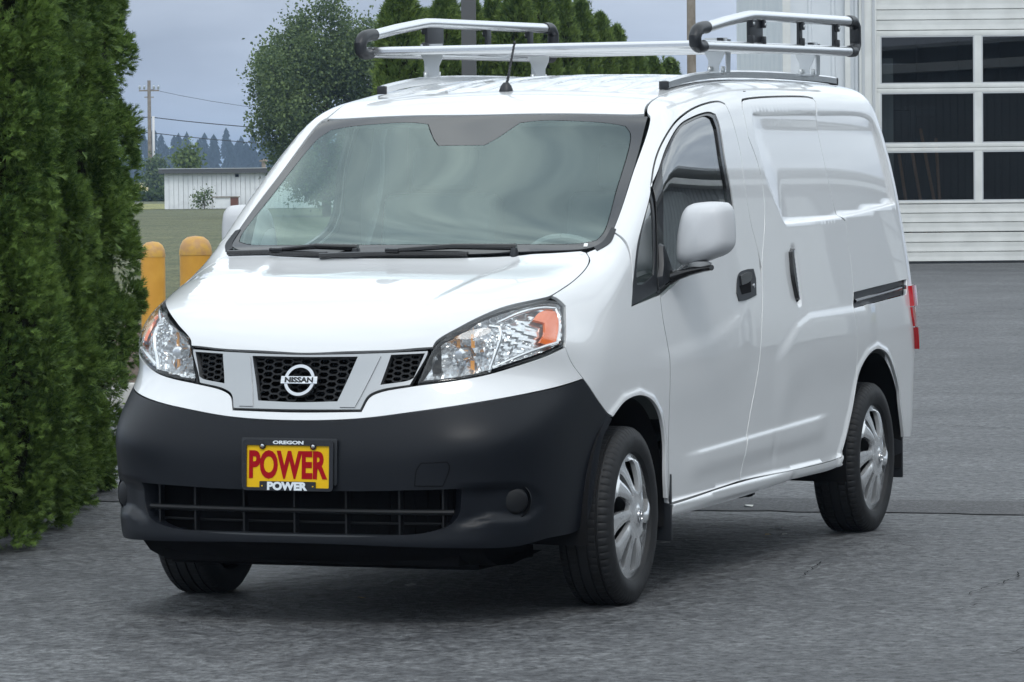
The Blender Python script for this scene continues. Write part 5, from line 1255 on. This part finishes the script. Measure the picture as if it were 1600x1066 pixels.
# ---- foliage
def leaf_mat(name, a, b, scale=3, trans=.25):
    m = bpy.data.materials.new(name); m.use_nodes = True; n = m.node_tree.nodes; l = m.node_tree.links; p = n['Principled BSDF']; o = n['Material Output']
    g = n.new('ShaderNodeNewGeometry'); t = n.new('ShaderNodeTexCoord'); z = n.new('ShaderNodeTexNoise'); z.inputs['Scale'].default_value = scale; z.inputs['Detail'].default_value = 4
    l.new(t.outputs['Object'], z.inputs[0]); ad = n.new('ShaderNodeMath'); ad.operation = 'MULTIPLY_ADD'; ad.inputs[1].default_value = .55; l.new(g.outputs['Random Per Island'], ad.inputs[0]); 
    sb = n.new('ShaderNodeMath'); sb.operation = 'SUBTRACT'; sb.inputs[1].default_value = .27; l.new(z.outputs[0], sb.inputs[0]); l.new(sb.outputs[0], ad.inputs[2])
    r = n.new('ShaderNodeValToRGB'); r.color_ramp.elements[0].color = (*a, 1); r.color_ramp.elements[1].color = (*b, 1); r.color_ramp.elements[0].position = .2; r.color_ramp.elements[1].position = .8
    l.new(ad.outputs[0], r.inputs[0]); l.new(r.outputs[0], p.inputs['Base Color']); p.inputs['Roughness'].default_value = .6; p.inputs['Specular IOR Level'].default_value = .3
    tr = n.new('ShaderNodeBsdfTranslucent'); l.new(r.outputs[0], tr.inputs[0]); x = n.new('ShaderNodeMixShader'); x.inputs[0].default_value = trans
    l.new(p.outputs[0], x.inputs[1]); l.new(tr.outputs[0], x.inputs[2]); l.new(x.outputs[0], o.inputs[0]); return m
thuja_m = leaf_mat('arborvitae_green', (.034, .078, .018), (.175, .27, .058), 4)
thuja_far = leaf_mat('arborvitae_far', (.05, .095, .022), (.20, .28, .065), 2)
broad_m = leaf_mat('broadleaf_green', (.045, .080, .028), (.17, .23, .085), .6)
conif_m = leaf_mat('conifer_green', (.020, .035, .022), (.05, .075, .04), .3, .1)
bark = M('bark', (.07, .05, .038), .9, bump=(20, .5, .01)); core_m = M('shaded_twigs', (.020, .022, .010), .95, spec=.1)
def tri_mesh(name, P, mat, parent, nper=3, **k):
    """P: (N, nper, 3) polygons"""
    N = len(P); me = bpy.data.meshes.new(name); me.vertices.add(N*nper); me.vertices.foreach_set('co', np.ascontiguousarray(P, dtype=np.float32).ravel())
    me.loops.add(N*nper); me.loops.foreach_set('vertex_index', np.arange(N*nper, dtype=np.int32)); me.polygons.add(N)
    me.polygons.foreach_set('loop_start', np.arange(0, N*nper, nper, dtype=np.int32)); me.polygons.foreach_set('loop_total', np.full(N, nper, dtype=np.int32))
    me.materials.append(mat); me.update(); me.validate(); return link(bpy.data.objects.new(name, me), parent, **k)
def unit(v): return v/np.maximum(np.linalg.norm(v, axis=-1, keepdims=True), 1e-9)
def fan_sprays(C0, Dir, rng, L, blades=9, wid=.16, spread=1.0):
    """flat fern-like sprays: a stem blade and paired side blades in one plane -> triangles"""
    n = len(C0); side = unit(np.cross(Dir, rng.normal(size=(n, 3)))); nrm = unit(np.cross(Dir, side)); T = []
    Ls = L*rng.uniform(.6, 1.3, n)[:, None]
    for b in range(blades):
        if b == 0: base = C0; d = Dir; l_ = Ls*1.1
        else:
            k = (b+1)//2; sg = 1 if b % 2 else -1; f = k/((blades+1)/2); base = C0+Dir*Ls*(f*.8)
            ang = .75*spread; d = unit(Dir*math.cos(ang)+side*sg*math.sin(ang)+nrm*rng.normal(0, .2, (n, 1))); l_ = Ls*(.82-.42*f)
        s2 = unit(np.cross(d, nrm))*l_*wid*.5
        T.append(np.stack([base-s2, base+s2, base+d*l_], 1))
    return np.concatenate(T)
def thuja(loc, r, h, n, seed, L, mat, label, group, blades=9, taper=.35, lump=.14, core=True, wid=.2):
    rng = np.random.default_rng(seed); t_ = empty('arborvitae', tuple(loc), 0, label=label, category='conifer', group=group)
    G().tube([(0, 0, -.05), (0, 0, h*.5), (0, 0, h*.9)], [.05, .035, .01], 8).build('trunk', bark, t_)
    ph = rng.uniform(0, 6.28, 12)
    def rad(z, a):
        u = z/h; base = (.80+.20*sst(0, .32, u))*np.clip(u/.06, .62, 1)**.5*(1-taper*u**1.6)*np.clip((1-u)/.14, 0, 1)**.55
        l_ = np.sin(a*3+ph[0]+2.1*z)*.5+np.sin(a*5+ph[1]-3.3*z+ph[2])*.45+np.sin(a*2+z*6.5+ph[3])*.35+np.sin(a*9+z*9+ph[4])*.28+np.sin(a*4-z*14+ph[5])*.3
        return r*base*(1+lump*l_)
    if not core:
        z = h*rng.uniform(0, 1, n); a = rng.uniform(0, 2*math.pi, n); R_ = rad(z, a)-np.minimum(rng.exponential(.05, n), .6*r); C0 = np.stack([R_*np.cos(a), R_*np.sin(a), z+.02], 1)
        out_ = np.stack([np.cos(a), np.sin(a), np.zeros(n)], 1); D_ = unit(out_*rng.uniform(.2, .8, (n, 1))+np.array([0, 0, 1.])*rng.uniform(.5, 1.1, (n, 1))+rng.normal(0, .2, (n, 3)))
        tri_mesh('crown', fan_sprays(C0, D_, rng, L, blades, wid), mat, t_, 3); core = True
    else:
        nc = max(40, int(n/85)); cz = h*rng.uniform(0, 1, nc)**.95; ca = rng.normal(math.atan2(EYE.y-loc[1], EYE.x-loc[0]), 1.15, nc); cR = rad(cz, ca)-rng.uniform(.0, .09, nc)*(r/.36)
        cc = np.stack([cR*np.cos(ca), cR*np.sin(ca), cz], 1); rc = rng.uniform(.06, .12, nc)*(r/.36)
        j = rng.integers(0, nc, n); o3 = np.stack([np.cos(ca), np.sin(ca), np.full(nc, .45)], 1)[j]
        dd = unit(o3*.9+rng.normal(0, .75, (n, 3))); C0 = cc[j]+dd*(rc[j]*rng.uniform(.25, 1, n)**.6)[:, None]*[.8, .8, 1.35]
        C0[:, 2] = np.maximum(C0[:, 2], .03); D_ = unit(dd+o3*.35+rng.normal(0, .25, (n, 3))+[0, 0, .15])
        tri_mesh('crown', fan_sprays(C0, D_, rng, L, blades, wid), mat, t_, 3)
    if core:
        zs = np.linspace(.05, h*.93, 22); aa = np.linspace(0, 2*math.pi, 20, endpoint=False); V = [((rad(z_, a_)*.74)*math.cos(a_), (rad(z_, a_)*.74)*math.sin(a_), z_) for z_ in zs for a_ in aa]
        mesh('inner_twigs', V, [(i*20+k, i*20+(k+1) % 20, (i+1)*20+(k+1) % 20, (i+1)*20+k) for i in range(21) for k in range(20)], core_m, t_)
    return t_
hl_ = ('tall arborvitae at the far left edge, nearest the viewer', 'second tall arborvitae from the left edge of the hedge', 'third arborvitae of the tall hedge, before the last one', 'last arborvitae of the tall hedge, nearest the yellow bollards')
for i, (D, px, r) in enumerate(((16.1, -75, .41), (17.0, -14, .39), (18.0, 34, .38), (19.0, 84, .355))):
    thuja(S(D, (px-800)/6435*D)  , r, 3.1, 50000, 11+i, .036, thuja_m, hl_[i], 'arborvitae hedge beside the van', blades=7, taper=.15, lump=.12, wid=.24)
sheet('hedge_bed', [S(14.6, -2.9), S(15.1, -2.3), S(17, -2.06), S(19.6, -1.93), S(21.0, -2.1), S(21, -3.6), S(14.6, -3.6)], M('shaded_soil', (.030, .028, .026), .95, bump=(60, .5, .01)), .004, kind='structure')  # soil coloured extra dark to carry the shadow at the hedge's foot
ordn = ('leftmost', 'second', 'third', 'fourth', 'fifth', 'sixth', 'seventh', 'eighth', 'ninth', 'tenth', 'eleventh', 'twelfth')
far = [(632, -22, 52, .36), (668, 25, 55, .30), (700, -8, 54, .34), (742, 10, 55, .32), (775, 5, 56, .30), (812, -18, 55, .36), (848, -10, 57, .34), (882, -2, 58, .30), (912, 8, 59, .30), (942, 32, 60, .29), (968, 52, 61, .27), (995, 88, 63, .30), (1022, 98, 65, .32), (1050, 103, 67, .32)]
for i, (px, row, D, r) in enumerate(far):
    zt_ = 1.4456+(273-row)*D/6435
    lb = ('%s arborvitae from the left in the row behind the roof rack' % ordn[i]) if i < 11 else ('low trimmed arborvitae %s at the right end of the row behind the roof rack' % ('first', 'second', 'last')[i-11])
    thuja(S(D, (px-800)/6435*D), r*1.2, zt_, 6500, 40+i, .11, thuja_far, lb, 'arborvitae row behind the van', blades=5, taper=.55, lump=.09, wid=.34, core=False)
def leaf_cloud(C0, rng, size, n_each, spread):
    n = len(C0)*n_each; c_ = np.repeat(C0, n_each, 0)+rng.normal(0, spread, (n, 3)); d = unit(rng.normal(size=(n, 3))+[0, 0, -.2]); s = unit(np.cross(d, rng.normal(size=(n, 3)))); l_ = size*rng.uniform(.6, 1.3, (n, 1))
    return np.stack([c_, c_+d*l_*.5+s*l_*.35, c_+d*l_, c_+d*l_*.5-s*l_*.35], 1)
def broad_tree(loc, h, rx, zlow, n, seed, size, mat, label, name='leafy_tree', ratio=1.0):
    rng = np.random.default_rng(seed); t_ = empty(name, tuple(loc), 0, label=label, category='tree')
    G().tube([(0, 0, -.05), (.05, 0, h*.35), (0, .05, h*.8)], [h*.022, h*.015, h*.004], 10).build('trunk', bark, t_)
    g = G(); ends = []
    for k in range(46):
        z0 = zlow+(h*.82-zlow)*rng.uniform(0, 1)**1.1; a = rng.uniform(0, 6.28); u = (z0-zlow)/(h-zlow); R_ = rx*(.45+.75*math.sin(math.pi*min(1, u*1.05+.12)))*rng.uniform(.5, 1.12)*(1-.38*u)
        e = Vector((R_*math.cos(a), R_*math.sin(a), min(h*.98, z0+R_*rng.uniform(.25, .75)))); st = Vector((0, 0, z0*.8)); g.tube([st, st.lerp(e, .5)+Vector((0, 0, -.1)), e], [h*.006, h*.004, h*.0015], 5); ends += [tuple(st.lerp(e, t)) for t in (.45, .65, .8, .92, 1)]
    ends += [(rng.normal(0, rx*.12), rng.normal(0, rx*.12), z) for z in np.linspace(h*.6, h*.99, 14)]
    g.build('limb', bark, t_)
    E = arr(ends); idx = rng.integers(0, len(E), n); cl = E[idx]+rng.normal(0, rx*.085, (n, 3))*[1, 1, 1.4]
    tri_mesh('crown', leaf_cloud(cl, rng, size, 6, size*1.1), mat, t_, 4); return t_
broad_tree(S(150, -6.7), 7.9, 3.25, .7, 14000, 5, .125, broad_m, 'large loose leafy tree between the shed and the roof rack')
broad_tree(S(230, -18.0), 3.4, .75, 1.0, 420, 6, .2, leaf_mat('light_leaf', (.07, .12, .03), (.16, .22, .07), 1), 'small light green tree sticking up behind the shed roof')
broad_tree(S(330, -28.4), 3.2, .85, .3, 500, 8, .25, broad_m, 'dark bush beside the distant utility pole', name='bush')
broad_tree(S(SD-1.5, -14.0), .9, .5, .05, 60, 9, .12, broad_m, 'small scrubby plant in front of the shed beside the crate', name='shrub')
def conifer(loc, h, r, n, seed, mat, label, L):
    rng = np.random.default_rng(seed); t_ = empty('spruce_tree', tuple(loc), 0, label=label, category='tree'); G().tube([(0, 0, 0), (0, 0, h*.98)], [h*.02, .01], 8).build('trunk', bark, t_)
    z = h*rng.uniform(.05, 1, n)**.9; a = rng.uniform(0, 6.28, n); tier = .75+.25*np.cos(z*9/h*6.28/2); R_ = r*(1-z/h)**.8*tier*rng.uniform(.15, 1, n)**.5+.02
    C0 = np.stack([R_*np.cos(a), R_*np.sin(a), z], 1); D_ = unit(np.stack([np.cos(a), np.sin(a), rng.uniform(-.1, .5, n)], 1)+rng.normal(0, .2, (n, 3)))
    tri_mesh('crown', fan_sprays(C0, D_, rng, L, 5, .45), mat, t_, 3)
conifer(S(90, 5.75), 4.65, .62, 1500, 3, conif_m, 'small dark spruce showing between the rack and the garage wall', .2)
# low clipped hedge by the field and the far wood
rng = np.random.default_rng(2)
n = 5000; c0 = np.stack([rng.uniform(-30, -16.6, n), rng.uniform(255, 257, n), rng.uniform(0, .62, n)], 1); c0 = np.stack([np.array(S(d, r_, z)) for r_, d, z in c0])
tri_mesh('clipped_hedge', leaf_cloud(c0, rng, .22, 2, .06), leaf_mat('hedge_green', (.035, .065, .018), (.06, .10, .03), 1), None, 4, label='low dark clipped hedge between lawn and yellow field beside the shed', category='hedge')
T = []
for D, x0, x1, h0, h1, nn in ((1180, -125, 20, 7.5, 13, 60), (1240, -130, 25, 9, 15.5, 46)):
    for k in range(nn):
        R_ = x0+(x1-x0)*(k+rng.uniform(0, 1))/nn; h = rng.uniform(h0, h1); m = 150; z = h*rng.uniform(.0, 1, m); a = rng.uniform(0, 6.28, m); rr = 2.3*(1-z/h)**.8*rng.uniform(.3, 1, m)+.1
        cen = np.array(S(D+rng.uniform(-15, 15), R_)); c_ = cen+np.stack([rr*np.cos(a), rr*np.sin(a), z], 1); d = unit(np.stack([np.cos(a), np.sin(a), -.2+0*a], 1)); s = np.array([0, 0, 1.])
        T.append(np.stack([c_-d*.4, c_+d*1.0+s*.1, c_-d*.1+s*1.5], 1)); w_ = np.cross(d, s)
        T.append(np.stack([c_-w_*.6, c_+w_*.6, c_+s*1.5], 1))
tri_mesh('distant_wood', np.concatenate(T), M('far_wood', (.018, .030, .030), .9, spec=.1), None, 3, kind='stuff')
HAZE = True
if HAZE:
    hz = bpy.data.materials.new('air'); hz.use_nodes = True; n_ = hz.node_tree.nodes; n_.clear(); o_ = n_.new('ShaderNodeOutputMaterial'); v = n_.new('ShaderNodeVolumePrincipled'); v.inputs['Color'].default_value = (.55, .74, 1, 1); v.inputs['Density'].default_value = .00030
    v.inputs['Anisotropy'].default_value = .2; hz.node_tree.links.new(v.outputs[0], o_.inputs['Volume'])
    a = [S(-45, -950, -1.2), S(-45, 950, -1.2), S(3600, 2700, -1.2), S(3600, -2700, -1.2)]; V = a+[Vector((p.x, p.y, 19)) for p in a]
    G().add(V, [(0, 1, 2, 3), (7, 6, 5, 4), (0, 4, 5, 1), (1, 5, 6, 2), (2, 6, 7, 3), (3, 7, 4, 0)]).build('haze', hz, None, kind='stuff')
